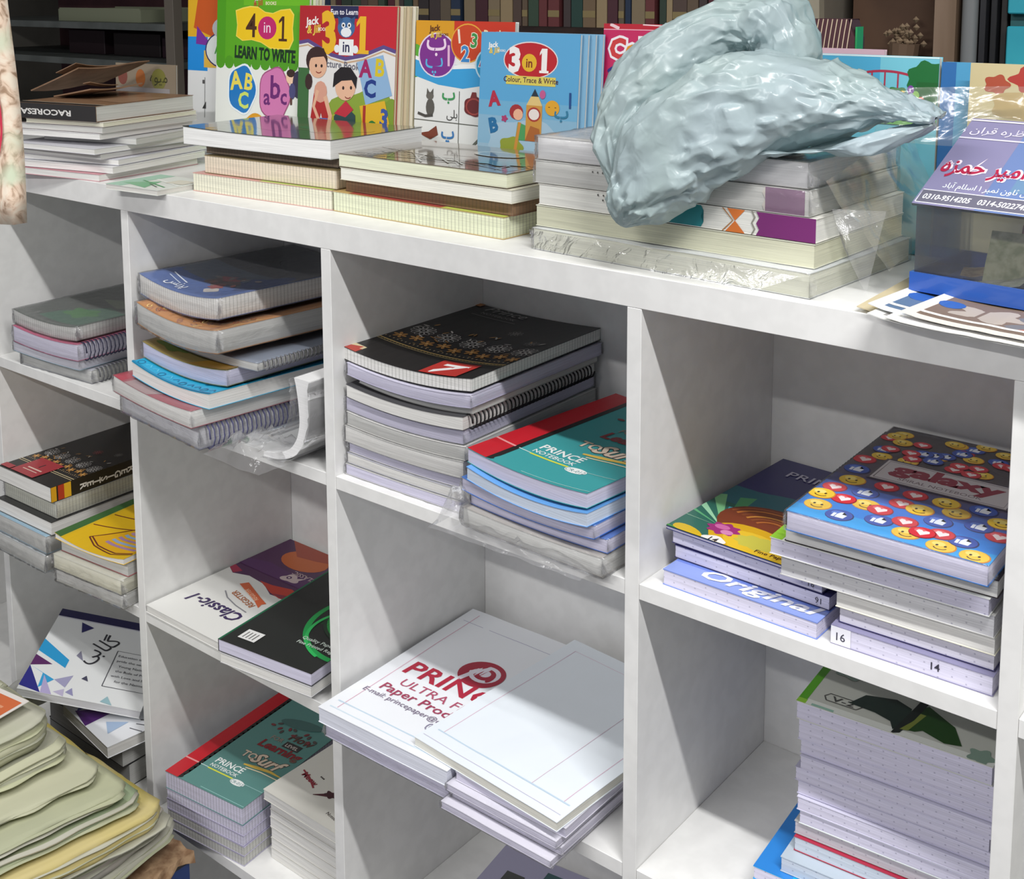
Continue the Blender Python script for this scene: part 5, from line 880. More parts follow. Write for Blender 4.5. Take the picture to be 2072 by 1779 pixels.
crumple('film_scrap', 'flat crumpled film on the shelf edge below the teal notebook stack', 'film', .79, -.016, -.3052, .20, .04, .012, FILM2, 6, 24)
# ------------------------------------------------------------------ crumpled carrier bag
def bag_mat():
    m = bpy.data.materials.new('grey_polythene'); n, l, b = nt(m)
    tc = n.new('ShaderNodeTexCoord'); ns = n.new('ShaderNodeTexNoise'); ns.inputs['Scale'].default_value = 9; ns.inputs['Detail'].default_value = 2; l.new(tc.outputs['Object'], ns.inputs[0])
    mx = n.new('ShaderNodeMix'); mx.data_type = 'RGBA'; l.new(ns.outputs[0], mx.inputs[0]); mx.inputs[6].default_value = rgb('#b0c4bc'); mx.inputs[7].default_value = rgb('#bccbd6'); l.new(mx.outputs[2], b.inputs['Base Color'])
    b.inputs['Roughness'].default_value = .30; b.inputs['Specular IOR Level'].default_value = .6
    n2 = n.new('ShaderNodeTexNoise'); n2.inputs['Scale'].default_value = 45; n2.inputs['Detail'].default_value = 2; n2.inputs['Distortion'].default_value = .6; l.new(tc.outputs['Object'], n2.inputs[0])
    bp = n.new('ShaderNodeBump'); bp.inputs['Strength'].default_value = .45; bp.inputs['Distance'].default_value = .004; l.new(n2.outputs[0], bp.inputs['Height']); l.new(bp.outputs[0], b.inputs['Normal'])
    tl = n.new('ShaderNodeBsdfTranslucent'); l.new(mx.outputs[2], tl.inputs[0]); ms = n.new('ShaderNodeMixShader'); ms.inputs[0].default_value = .3
    out = n['Material Output']; l.new(b.outputs[0], ms.inputs[1]); l.new(tl.outputs[0], ms.inputs[2]); l.new(ms.outputs[0], out.inputs[0]); return m
def crease(p, s):
    q = Vector((p.x+p.z*.5, p.y, p.z-p.x*.5)); r = lambda n, w_: max(0, 1-abs(n)/w_); m = max(.2, noise.noise(q*6-s*3)*1.3+.6)
    return .010*noise.noise(q*8+s)+.005*noise.noise(q*20-s)+.0085*r(noise.noise(q*9+s*2), .2)*m-.0075*r(noise.noise(Vector((q.x*10, q.y*14, q.z*22))-s), .16)*m
def lobe(path, ry, rz, seed, N=44, M=50, jit=.0058):
    """a crumpled tube of film: path of centre points, half widths along y and across the path; facets run along its length"""
    P = [Vector(p) for p in path]; v = []; f = []; s = Vector((seed*5.1, seed*2.3, seed)); rnd = random.Random(seed*13)
    def at(L, t):
        k = min(int(t*(len(L)-1)), len(L)-2); a = t*(len(L)-1)-k
        p0, p1, p2, p3 = L[max(k-1, 0)], L[k], L[k+1], L[min(k+2, len(L)-1)]
        return .5*((2*p1)+(p2-p0)*a+(2*p0-5*p1+4*p2-p3)*a*a+(3*p1-p0-3*p2+p3)*a*a*a) if isinstance(p0, Vector) else p1*(1-a)+p2*a
    for i in range(N+1):
        for j in range(M):
            t = i/N+(rnd.uniform(-.42, .42)/N if 0 < i < N else 0); c = at(P, t); tg = (at(P, min(t+.01, 1))-at(P, max(t-.01, 0))).normalized()
            nn = Vector((0, 1, 0))-tg*tg.y; nn.normalize(); bb = tg.cross(nn).normalized(); a, b = at(ry, t), at(rz, t)
            q = 2*math.pi*(j+rnd.uniform(-.36, .36))/M; ca, sa = math.cos(q), math.sin(q)
            ca = math.copysign(abs(ca)**.8, ca); sa = math.copysign(abs(sa)**.8, sa)
            p = c+nn*a*ca+bb*b*sa; o = (nn*ca+bb*sa).normalized(); k = min(1, 30*max(a, b))
            v.append(tuple(p+o*(crease(p, s)+rnd.uniform(-jit, jit)*(.25+.9*max(0, noise.noise(p*13-s)+.3)))*k))
    for i in range(N):
        for j in range(M): f.append([i*M+j, i*M+(j+1) % M, (i+1)*M+(j+1) % M, (i+1)*M+j])
    f.append(list(range(M))[::-1]); f.append([N*M+j for j in range(M)])
    return v, f
def crisp(o, thr):
    """smooth panels, with every strongly folded edge kept as a sharp crease"""
    me = o.data; bm = bmesh.new(); bm.from_mesh(me); cl = bm.edges.layers.float.new('crease_edge'); rnd = random.Random(4)
    for e in bm.edges:
        if len(e.link_faces) == 2 and e.calc_face_angle(0) > thr: e[cl] = min(1, .55+e.calc_face_angle(0)*.8)*rnd.choice((1, 1, 1, .5))
    bm.to_mesh(me); bm.free(); q = o.modifiers.new('folds', 'SUBSURF'); q.levels = 2; q.render_levels = 2
def bag():
    root = thing('plastic_bag', 'crumpled grey green plastic bag lying over the big white pile', 'plastic bag', (1.0, .06, .167))
    o = Vector((1.0, .06, .167)); BM = bag_mat()
    def part(nm, *a, **k):
        v, f = lobe(*a, **k); v = [(x, (min(y, .027) if z < .1672 and y < .05 else y), (max(z, .1674+.0004*abs(math.sin(x*90+y*70))) if y >= .05 or (z > .160 and y > .027) else z)) for x, y, z in v]
        crisp(link(nm, me_from(nm, [tuple(Vector(p)-o) for p in v], f, smooth=True), root, [BM]), .34)
    part('bag_body', [(.925, -.012, .088), (.932, -.006, .112), (.960, .010, .158), (1.015, .035, .200), (1.075, .06, .222), (1.135, .075, .222), (1.18, .085, .216), (1.212, .09, .212)],
         [.004, .028, .046, .055, .055, .052, .044, .034], [.003, .034, .058, .060, .046, .030, .018, .003], 1)
    part('bag_fold', [(.915, .000, .120), (.902, .02, .170), (.912, .05, .220), (.945, .075, .262), (.99, .095, .292), (1.028, .105, .290), (1.045, .11, .255), (1.04, .10, .215)],
         [.008, .036, .044, .044, .046, .044, .034, .008], [.008, .030, .036, .034, .032, .034, .030, .006], 2)
    part('bag_flap', [(1.00, .05, .176), (1.06, .045, .172), (1.11, .05, .178), (1.16, .065, .186), (1.212, .08, .206)], [.02, .034, .036, .034, .020], [.004, .006, .008, .008, .002], 4, N=20, M=24, jit=.002)
bag()
# ------------------------------------------------------------------ loose clear film hanging from the white pile
def drape(name, label, A, B, C, D_, seed, amp, m, n=36):
    A, B, C, D_ = map(Vector, (A, B, C, D_)); v = []; f = []; s = Vector((seed*3.7, seed, seed*2.1)); nn = (B-A).cross(D_-A).normalized()
    for j in range(n+1):
        for i in range(n+1):
            a, b = i/n, j/n; p = (A*(1-a)+B*a)*(1-b)+(D_*(1-a)+C*a)*b
            e = noise.noise(p*9+s)*1.0+(1-2*abs(noise.noise(p*18+s)))*.5+.25*noise.noise(p*50+s)
            p = p+nn*amp*e; p.z = max(p.z, .0375); v.append(tuple(p))
    for j in range(n):
        for i in range(n): f.append([j*(n+1)+i, j*(n+1)+i+1, (j+1)*(n+1)+i+1, (j+1)*(n+1)+i])
    return tag(link(name, me_from(name, v, f, smooth=True), None, [m]), label, 'film')
CLEAR = film_mat('clear_sheet', haze=.10, fres=.85, bscale=14, bstr=.7, tint=(.96, .97, .95), hazecol=(.72, .73, .66))
drape('clear_film_sheet', 'clear film sheet sloping down from the white pile to the acrylic box', (1.128, .03, .150), (1.178, .06, .062), (1.180, .225, .09), (1.12, .235, .180), 2, .010, CLEAR)
drape('clear_film_sheet', 'raised clear film sheet stretched behind the bag towards the acrylic box', (1.10, .20, .17), (1.26, .20, .17), (1.27, .23, .235), (1.11, .23, .225), 5, .005, CLEAR)
drape('clear_film_sheet', 'clear film hanging over the front of the bottom white register', (.775, .020, .062), (1.115, .004, .060), (1.075, -.008, .042), (.79, .012, .042), 7, .0012, FILM2, 30)
drape('clear_film_sheet', 'folded clear film corner with a bright sheen left of the acrylic box', (1.135, .030, .125), (1.183, .045, .125), (1.176, .02, .050), (1.155, .012, .095), 9, .006, FILM2, 22)
# ------------------------------------------------------------------ donation box
def donation_box():
    x0, y0, z0 = 1.199, .067, .0476; W_, Dp = .20, .13; r = math.radians(-5)
    root = thing('donation_box', 'clear acrylic collection box with blue tray and printed lid label', 'collection box', (x0, y0, z0), (0, 0, r))
    ACR = film_mat('acrylic', haze=.03, fres=.55, bscale=3, bstr=.02, tint=(.93, .95, .97), hazecol=(.8, .82, .86))
    blue = mat('#1f52a8', .25, .5)
    v, f, m = join(gridbox(0, W_, 0, Dp, 0, .003, 1, 1), gridbox(0, W_, 0, .003, .003, .018, 1, 1), gridbox(0, W_, Dp-.003, Dp, .003, .018, 1, 1), gridbox(0, .003, .003, Dp-.003, .003, .018, 1, 1), gridbox(W_-.003, W_, .003, Dp-.003, .003, .018, 1, 1))
    link('tray', me_from('tray', v, f), root, [blue])
    t = .0025; i = .0032; zf, zb = .082, .150
    def slab(nm, pts, th, m):   # quad extruded along its normal
        p = [Vector(q) for q in pts]; n = (p[1]-p[0]).cross(p[3]-p[0]).normalized()*th
        vs = [tuple(q) for q in p]+[tuple(q+n) for q in p]
        return link(nm, me_from(nm, vs, [[3, 2, 1, 0], [4, 5, 6, 7], [0, 1, 5, 4], [1, 2, 6, 5], [2, 3, 7, 6], [3, 0, 4, 7]]), root, [m])
    slab('front_panel', [(i, i+t, .003), (W_-i, i+t, .003), (W_-i, i+t, zf), (i, i+t, zf)], t, ACR)
    slab('side_panel', [(i+t, Dp-i, .003), (i+t, i+t, .003), (i+t, i+t, zf), (i+t, Dp-i, zb)], t, ACR)
    slab('side_panel', [(W_-i-t, i+t, .003), (W_-i-t, Dp-i, .003), (W_-i-t, Dp-i, zb), (W_-i-t, i+t, zf)], t, ACR)
    slab('back_panel', [(W_-i, Dp-i-t, .003), (i, Dp-i-t, .003), (i, Dp-i-t, zb), (W_-i, Dp-i-t, zb)], t, ACR)
    lid = slab('lid', [(0, 0, zf), (W_, 0, zf), (W_, Dp, zb+.002), (0, Dp, zb+.002)], t, ACR)
    L = math.hypot(Dp, zb-zf+.002); H = L/W_; n = Vector((0, -(zb-zf)/L, Dp/L))
    A = Art()
    A.rect(0, 0, 1, H, '#6f84b4'); A.rect(0, 0, .30, H, '#8a86a8'); A.rect(.4, .16, 1, H*.75, '#6f8fb0')
    A.rect(.01, .015, .99, .115, '#6d6c7c'); A.line([(.01, .015), (.99, .015), (.99, .115), (.01, .115), (.01, .015)], .006, '#e6e6ee')
    A.text('0310-9514205   0314-5022743   0', .03, .045, .055, '#f2f2f6', 0, .02, .12, 'L', sx=.72)
    A.text('پاکستان ٹاون نمبر ۱ اسلام آباد', .34, .145, .055, '#eef4fa', 0, .01, ar=True, sx=.8)
    A.text('صدقات حضرت امیر حمزہ', .02, .27, .165, '#b02c4c', 0, .02, 0, 'L', ar=True, out='#f4e6f2', ow=.05, sx=.66)
    A.line([(0, H*.76), (1, H*.76)], .012, '#d6d4e4'); A.text('مدرسہ برائے حفظ و ناظرہ قران مجید', .45, H*.82, .075, '#dcd8ea', 0, .01, ar=True); A.line([(0, H-.02), (1, H-.02)], .012, '#dedce6')
    def ml(x, y, e): p = Vector((x*W_, y*W_*Dp/L, zf+(zb-zf+.002)*y*W_/L))+n*(t+e); return tuple(p)
    A.build('printed_label', ml, lid, (0, 1, 0, H), None, .35, .3)
    # money and a tray inside rest on the base of the box: things of their own
    def loose(nm, label, cat, cx, cy, z, sx, sy, rz, m, lift=0, seed=0, rx=0):
        vs = []; fs = []; n_ = 8
        for b in range(n_+1):
            for a in range(n_+1):
                x, y = (a/n_-.5)*sx, (b/n_-.5)*sy; vs.append((x, y, lift*(a/n_)**2+.004*abs(noise.noise(Vector((x*30+seed, y*30, 0))))))
        k = len(vs); vs += [(x, y, z_+.0005) for x, y, z_ in vs]
        for b in range(n_):
            for a in range(n_):
                q = [b*(n_+1)+a, b*(n_+1)+a+1, (b+1)*(n_+1)+a+1, (b+1)*(n_+1)+a]; fs += [q[::-1], [j+k for j in q]]
        bd = [a for a in range(n_)]+[a*(n_+1)+n_ for a in range(n_)]+[(n_+1)*n_+n_-a for a in range(n_)]+[(n_-a)*(n_+1) for a in range(n_)]
        for q, p in enumerate(bd): fs.append([p, bd[(q+1) % len(bd)], bd[(q+1) % len(bd)]+k, p+k])
        o = link(nm, me_from(nm, vs, fs), None, [m]); p = root.matrix_basis @ Vector((cx, cy, z)); o.location = p; o.rotation_euler = (math.radians(rx), 0, math.radians(rz)); tag(o, label, cat, 'banknotes in the collection box' if cat == 'banknote' else None)
        return o
    root.matrix_basis = Matrix.Translation((x0, y0, z0)) @ Matrix.Rotation(r, 4, 'Z')
    loose('banknote', 'greenish banknote leaning up inside the acrylic box', 'banknote', .105, .070, .0285, .115, .055, 2, noisy('note_green', '#8d8f62', '#b7b18a', 90, .7, .05), .004, 1, 60)
    loose('banknote', 'dull red banknote lying behind the green one in the acrylic box', 'banknote', .12, .098, .0300, .110, .055, -3, noisy('note_red', '#7c3d38', '#a86a58', 90, .7, .05), .006, 2, 68)
    loose('banknote', 'brownish banknote at the back of the acrylic box', 'banknote', .06, .086, .0075, .085, .04, 14, noisy('note_brown', '#8a6a44', '#b0956a', 90, .7, .05), .03, 3)
    loose('banknote', 'pale crumpled banknote at the front inside the acrylic box', 'banknote', .058, .032, .0042, .075, .04, 3, noisy('note_pale', '#a5a58a', '#c9c6ae', 90, .7, .05), .012, 4)
    bb = box('card_box', -.022, .022, -.014, .014, 0, .030, mat('#2a5fb8', .4), None, .001); bb.location = root.matrix_basis @ Vector((.135, .026, .0036)); tag(bb, 'small blue carton inside the acrylic box', 'carton')
donation_box()
# papers under the box
def leaflet(i, label, x, y, z, w_, d_, rz, col, curl, printcol):
    o = thing('leaflet', label, 'leaflet', (x, y, z), (0, 0, math.radians(rz)), 'leaflets under the acrylic box')
    D = lambda px, py, pz: (px, py, pz+curl*(max(0, 1-px/.045))**2*.9-.0005*abs(math.sin(px*90)))
    v, f, m = gridbox(0, w_, 0, d_, .0008, .0016, 14, 4, 1, D); sh = link('sheet', me_from('sheet', v, f), o, [mat(col, .5)])
    A = Art(); H = d_/w_
    H = .5; A.rect(.05, .05, .95, .95, printcol); A.blob(.3, H*.5, .16, H*.2, '#b5aaa0', 5, .3); A.blob(.62, H*.45, .2, H*.25, '#77777c', 5, .3); A.poly([(.45, .1), (.7, .12), (.62, H*.5)], '#a8604c'); A.ell(.1, H*.6, .06, .06, '#2f5fae', 12); A.line([(.05, .1), (.95, .1)], .03, '#e9e6e0')
    A.build('leaflet_print', lambda px, py, e: (D(px*w_, py*w_, .0016)[0], py*w_, D(px*w_, py*w_, .0016)[2]+e), sh, (0, 1, 0, H), [(0, q/14) for q in range(1, 14)])
leaflet(0, 'tan leaflet with curled left corner, lowest beside the acrylic box', 1.176, .000, 0.0366, .20, .20, 2, '#cdbf9c', .004, '#c8b68c')
leaflet(1, 'grey leaflet in the lower middle of the heap under the acrylic box', 1.196, -.024, 0.0386, .21, .19, -4, '#dcdcd8', .004, '#9c9a98')
leaflet(2, 'white leaflet jutting over the edge below the acrylic box', 1.215, -.030, 0.0406, .20, .19, -3, '#e8e8e4', .003, '#cfcfd2')
leaflet(3, 'blue and grey printed leaflet directly under the acrylic box tray', 1.190, -.008, 0.0426, .215, .19, -5, '#dfe2e6', .005, '#5d7596')
leaflet(4, 'brown and orange printed leaflet at the front of the heap', 1.225, -.020, 0.0446, .20, .17, -6, '#e2ddd4', .004, '#7d6a5c')
# ------------------------------------------------------------------ heap of paper sacks in the left foreground
SM = [noisy('sack_paper_%d' % i, a, b, 7, .75, .35, (1, .35, 1), 5, bdist=.004, spec=.2) for i, (a, b) in enumerate((('#c9c9ae', '#bcbda2'), ('#b9bba4', '#c4c2b4'), ('#c6c8a6', '#b4b79a'), ('#9ab894', '#b6bd9c'), ('#cdbb62', '#d3c48c'), ('#c4b3a9', '#b9b7ad')))]
LEATHER = noisy('torn_carton', '#8a6a4e', '#b39473', 60, .8, .5)
KF = [0, -.012, -.024, -.032, -.036, -.037, -.038, .016, .060]
def sack(i, label, xr, z, th, yb, m, amp, seed, fold=0):
    x0, y0 = -.30, -.60; W_, Dp = xr-x0, yb-y0; s = Vector((seed*3.1, seed*7.7, seed))
    o = thing('paper_sack', label, 'paper sack', (x0, y0, z), (0, 0, 0), 'paper sacks in the left foreground heap')
    kt, kb = KF[i], KF[i+1]
    def D(x, y, zz):
        v = min(1, max(0, (.50-y)/.30)); t = zz/th; side = max(0, (x/W_-.5)*2)
        r = .016*max(0, 1-(Dp-y)/.04)**2
        base = -(kt*t+kb*(1-t))*v
        k = .0055*(noise.noise(Vector((x*9, y*4, 0)))+.5*noise.noise(Vector((x*20, y*9, 1))))
        xx = x+(-r*1.5 if x > W_*.6 else 0)+side*(.007*noise.noise(Vector((y*7, t*3, seed)))+.004*noise.noise(Vector((y*22, t*9, seed)))-.004*abs(t-.5))
        rp = side*.0012*noise.noise(Vector((x*60, y*12, t*14+seed)))
        return (xx, y, zz+base+k+rp*(.0 if t < .01 else 1))
    v, f, mi = gridbox(0, W_, 0, Dp, 0, th, 40, 40, 6, D)
    link('sack_body', me_from('sack_body', v, f, smooth=True), o, [m])
    for q in range(2 if th > .012 else 1):   # loose paper layers showing along the right side
        t0 = .35+.4*q; e_ = .003+.002*((seed+q) % 3)
        v, f, mi = gridbox(W_*.7, W_+e_, .02, Dp*.97, th*t0, th*t0+.0008, 12, 40, 1, lambda x, y, zz: (lambda p: (p[0]+.004*noise.noise(Vector((y*16, seed*2+q, 0))), p[1], p[2]+zz-th*t0+.0015*noise.noise(Vector((y*12, x*30, seed+q)))))(D(x, y, th*t0)))
        link('paper_layer', me_from('paper_layer', v, f, smooth=True), o, [SM[(seed+q) % 3]])
    if fold:
        v, f, mi = gridbox(max(W_*.45, (SACKS[i-1][2]+.008-x0) if i else 0), W_+.004, .02, Dp*.985, th+.0012, th+.004, 16, 26, 1, lambda x, y, zz: (D(x, y, th)[0]+.003*noise.noise(Vector((y*14, seed, 0))), y, D(x, y, th)[2]+zz-th+.002*abs(noise.noise(Vector((x*14, y*9, seed))))))
        link('folded_mouth', me_from('folded_mouth', v, f, smooth=True), o, [SM[1] if m is not SM[1] else SM[0]])
for q in SACKS: sack(*q[:5], q[5], SM[q[6]], q[7], q[8], q[9])
def carton():
    x1, yb, zt = CART
    o = thing('cardboard_box', 'torn brown and blue carton under the foreground paper sacks', 'carton', (-.28, -.60, -1.3997))
    h = zt+1.3997; W_ = x1+.28; Dp = yb+.60
    S_ = lambda x, y, z: z-(.022+.066*min(1, max(0, (.50-y)/.30)) if z > .5*h else 0)
    link('carton_body', me_from('carton_body', *gridbox(0, W_, 0, Dp, 0, h-.013, 2, 8, 1, lambda x, y, z: (x, y, S_(x, y, z)))[:2]), o, [mat('#2b3f74', .5)])
    rnd = random.Random(3)
    v, f, mi = gridbox(-.004, W_+.004, -.004, Dp+.004, h-.0125, h, 40, 40, 1, lambda x, y, z: (x+rnd.uniform(-.003, .003), y+rnd.uniform(-.003, .003), S_(x, y, z)+(rnd.uniform(-.012, .003) if z < h-.005 and (x > W_ or y > Dp) else 0)))
    link('torn_edge', me_from('torn_edge', v, f), o, [LEATHER])
    A = Art()
    for k in range(9): A.rect(.62, .1+.08*k, .9, .13+.08*k, '#8c8fb0', 12)
    A.rect(0, .95, 1, 1.2, '#2a2a2e'); A.build('carton_print', lambda x, y, e: (W_+e, Dp*x, h-.22+.19*y), o, (0, 1, 0, 1))
carton()
def label_sheet():
    x, y, z = LABP
    o = thing('label_sheet', 'white sheet with orange printed block on the foreground sacks', 'sheet', (x, y, z), (0, 0, math.radians(8)))
    sh = link('sheet', me_from('sheet', *gridbox(0, .16, 0, .14, 0, .001, 2, 2)[:2]), o, [mat('#e2dcd6', .5)])
    A = Art(); A.rect(.05, .40, .97, .82, '#cf6a3c'); A.rect(.05, .1, .97, .36, '#e9eef0')
    for k in range(3): A.line([(.12, .50+.1*k), (.88, .48+.1*k)], .03, '#e09a74')
    A.build('sheet_print', lambda a, b, e: (a*.16, b*.16, .001+e), sh, (0, 1, 0, .87))
label_sheet()
crumple('crumpled_paper', 'crumpled grey paper beside the triangle register, bottom left', 'paper', CRP[0], CRP[1], CRP[2], .09, .09, .02, noisy('crushed_paper', '#b4b4b0', '#a2a29e', 20, .7, .3), 11)
# ------------------------------------------------------------------ printed cloth hanging in the near left
def cloth():
    x1, y, z0 = CLOTH; m = bpy.data.materials.new('printed_cloth'); n, l, b = nt(m)
    tc = n.new('ShaderNodeTexCoord'); vo = n.new('ShaderNodeTexNoise'); vo.inputs['Scale'].default_value = 75; vo.inputs['Detail'].default_value = 5; vo.inputs['Distortion'].default_value = 1.5; l.new(tc.outputs['Object'], vo.inputs[0])
    r = n.new('ShaderNodeValToRGB'); l.new(vo.outputs[0], r.inputs[0]); e = r.color_ramp.elements; e[0].position = .36; e[0].color = rgb('#9c8068'); e[1].position = .62; e[1].color = rgb('#e0d3c0'); q = e.new(.48); q.color = rgb('#d8c0aa')
    n2 = n.new('ShaderNodeTexNoise'); n2.inputs['Scale'].default_value = 14; l.new(tc.outputs['Object'], n2.inputs[0]); m2 = n.new('ShaderNodeMapRange'); m2.inputs[1].default_value = .55; m2.inputs[2].default_value = .62; l.new(n2.outputs[0], m2.inputs[0])
    x = n.new('ShaderNodeMix'); x.data_type = 'RGBA'; l.new(m2.outputs[0], x.inputs[0]); l.new(r.outputs[0], x.inputs[6]); x.inputs[7].default_value = rgb('#c3ccb2'); l.new(x.outputs[2], b.inputs['Base Color']); b.inputs['Roughness'].default_value = .8
    D = lambda px, py, pz: (px-.012*pz-.004*math.sin(pz*14), py+.006*math.sin(px*60)+.004*math.sin(pz*20+px*30), pz)
    o = thing('hanging_cloth', 'beige printed cloth with red motif hanging at the near left edge', 'cloth', (x1-.22, y, z0))
    v, f, mi = gridbox(0, .22, 0, .010, 0, .60, 40, 1, 30, D); c = link('cloth_panel', me_from('cloth_panel', v, f, smooth=True), o, [m])
    A = Art(); A.blob(.966, .33, .016, .115, '#c8304a', 3, .12, 30); A.blob(.968, .30, .007, .04, '#d98a6a', 3, .1, 20)
    A.build('cloth_motif', lambda a, b, e: (D(a*.22, 0, b*.22)[0], D(a*.22, 0, b*.22)[1]-e-.001, b*.22), c, None, [(0, .92+.01*k) for k in range(8)]+[(1, .20+.02*k) for k in range(14)])
cloth()
# small printed box low in the third column
def low_box():
    o = thing('notebook', 'printed notebook low in the third column with grey and teal squares', 'book', (.566, .09, -.9828), (0, 0, math.radians(8)))
    link('page_block', me_from('page_block', *gridbox(0, .2, 0, .17, 0, .03, 1, 1)[:2]), o, [mat('#c9c6d8', .6)]); c = link('cover', me_from('cover', *gridbox(0, .2, 0, .17, .0302, .031, 1, 1)[:2]), o, [mat('#a9a6c0', .45)])
    A = Art(); A.rect(.15, .5, .3, .62, '#4c4e4c'); A.rect(.42, .55, .7, .75, '#3f5f62'); A.rect(.1, .3, .9, .4, '#8c8aa6'); A.rect(.05, .05, .5, .28, '#b7b4cc'); A.build('cover_print', lambda x, y, e: (x*.2, y*.2, .031+e), c, (0, 1, 0, .85))
low_box()
# ------------------------------------------------------------------ things behind the unit
DARK = noisy('dark_wood', '#3a2a26', '#2a1f1d', 12, .6, .15, (1, 1, 8))
STEEL = noisy('grey_steel', '#6f7472', '#5f6462', 10, .45, .05)
def rack():
    o = thing('steel_rack', 'dim grey steel rack with maroon back panel at the rear left', 'rack', (-2.5, 1.0, -1.40))
    p = lambda nm, a, b, c, d, e, f, m: box(nm, a+2.5, b+2.5, c-1.0, d-1.0, e+1.40, f+1.40, m, o, .001)
    p('back_panel', -2.5, -1.26, 1.42, 1.43, -1.399, .75, noisy('maroon_board', '#5a3a3e', '#4a2e34', 5, .7, .05))
    for z in (-.6, -.25, .105, .213, .50): p('shelf_board', -2.5, -1.27, 1.0, 1.42, z, z+.020, STEEL)
    p('post', -1.272, -1.232, 1.0, 1.03, -1.40, .8, mat('#7a7268', .5)); p('post', -2.53, -2.49, 1.0, 1.03, -1.40, .8, STEEL)
    p('post', -1.272, -1.232, 1.40, 1.43, -1.40, .8, STEEL)
    q = thing('storage_tray', 'pale olive plastic tray lying on the upper board of the steel rack', 'tray', (-1.87, 1.04, .2335))
    v, f, m = join(gridbox(0, .43, 0, .2, 0, .004, 1, 1), gridbox(.006, .424, 0, .004, .004, .04, 1, 1), gridbox(.006, .424, .196, .2, .004, .04, 1, 1), gridbox(0, .006, 0, .2, .004, .036, 1, 1), gridbox(.424, .43, 0, .2, .004, .036, 1, 1))
    link('tray_body', me_from('tray_body', v, f), q, [mat('#8f947c', .5)])
    for k, (x, w_, h_, c) in enumerate(((-1.75, .24, .07, '#2e2628'), (-1.5, .16, .06, '#3a2430'), (-2.0, .2, .075, '#34242a'))):
        bx = box('storage_box', 0, w_, 0, .2, 0, h_, mat(c, .6), None, .002); bx.location = (x, 1.15, .1252); tag(bx, ['dark box in the middle of the lower rack board', 'dark purple box at the right of the lower rack board', 'dark box at the left of the lower rack board'][k], 'box', 'dark boxes on the steel rack')
rack()
def bookcase():
    o = thing('rear_bookcase', 'dark bookcase across the rear holding a row of old books', 'bookcase', (-.95, 1.0, -1.40))
    p = lambda nm, a, b, c, d, e, f, m: box(nm, a+.95, b+.95, c-1.0, d-1.0, e+1.40, f+1.40, m, o, .001)
    p('back_panel', -.95, .654, 1.27, 1.28, -1.399, .9, DARK); p('side_panel', -.97, -.95, 1.0, 1.28, -1.40, .9, DARK); p('side_panel', .655, .673, 1.0, 1.28, -1.40, .9, noisy('pale_plank', '#9a9284', '#8a8276', 8, .6, .1))
    for z in (-.7, -.35, -.05, .228, .62): p('shelf_board', -.949, .654, 1.0, 1.27, z, z+.022, DARK)
    rnd = random.Random(21); x = -.935; k = 0; prev = 'side panel'; seen = set()
    cols = ['#5a4a44', '#6a5a4a', '#3f5244', '#5c3038', '#6e3a3c', '#4a4040', '#2f4a44', '#7a6650', '#3a3436', '#53323a', '#6b5f50', '#2c3a52', '#8a7a62', '#4c2c34', '#39463c', '#a08c6c']
    while x < .63:
        th = rnd.uniform(.012, .034); h_ = rnd.uniform(.17, .26); c = cols[k % len(cols)] if k % 5 else rnd.choice(cols)
        nm = {'#5a': 'brown', '#6a': 'tan', '#3f': 'green', '#5c': 'maroon', '#6e': 'red', '#4a': 'umber', '#2f': 'forest', '#7a': 'khaki', '#3a': 'charcoal', '#53': 'plum', '#6b': 'taupe', '#2c': 'navy', '#8a': 'beige', '#4c': 'wine', '#39': 'olive', '#a0': 'sand'}[c[:3]]
        zone = [z_ for lim_, z_ in ((-.62, 'above the green book'), (-.40, 'above the red picture book'), (-.22, 'above the white circle book'), (0, 'above the blue book'), (.2, 'above the pink book'), (.42, 'left of the bag top'), (9, 'behind the bag top')) if x < lim_][0]
        lb = '%s %s old %s book %s, right of the %s one' % ('tall' if h_ > .22 else 'short' if h_ < .19 else 'middling', 'thick' if th > .026 else 'thin' if th < .018 else 'plain', nm, zone, prev)
        assert lb not in seen, lb
        seen.add(lb); prev = nm
        b = thing('old_book', lb, 'book', (x, 1.02, .2502), (0, 0, 0), 'old books in the rear bookcase')
        v, f, m = join(gridbox(0, th, 0, .002, 0, h_, 1, 1), gridbox(0, .002, .002, .15, 0, h_, 1, 1), gridbox(th-.002, th, .002, .15, 0, h_, 1, 1))
        link('cover', me_from('cover', v, f), b, [mat(c, .55)]); link('page_block', me_from('page_block', *gridbox(.0022, th-.0022, .0022, .146, .002, h_-.003, 1, 1)[:2]), b, [mat('#b8ab90', .8)])
        if k % 3 == 0: link('spine_band', me_from('spine_band', *gridbox(-.0003, th+.0003, -.0006, -.0001, .02, .034, 1, 1)[:2]), b, [mat('#8f7f58', .5)])
        x += th+rnd.uniform(.001, .004) if k % 9 else th+.012; k += 1
bookcase()
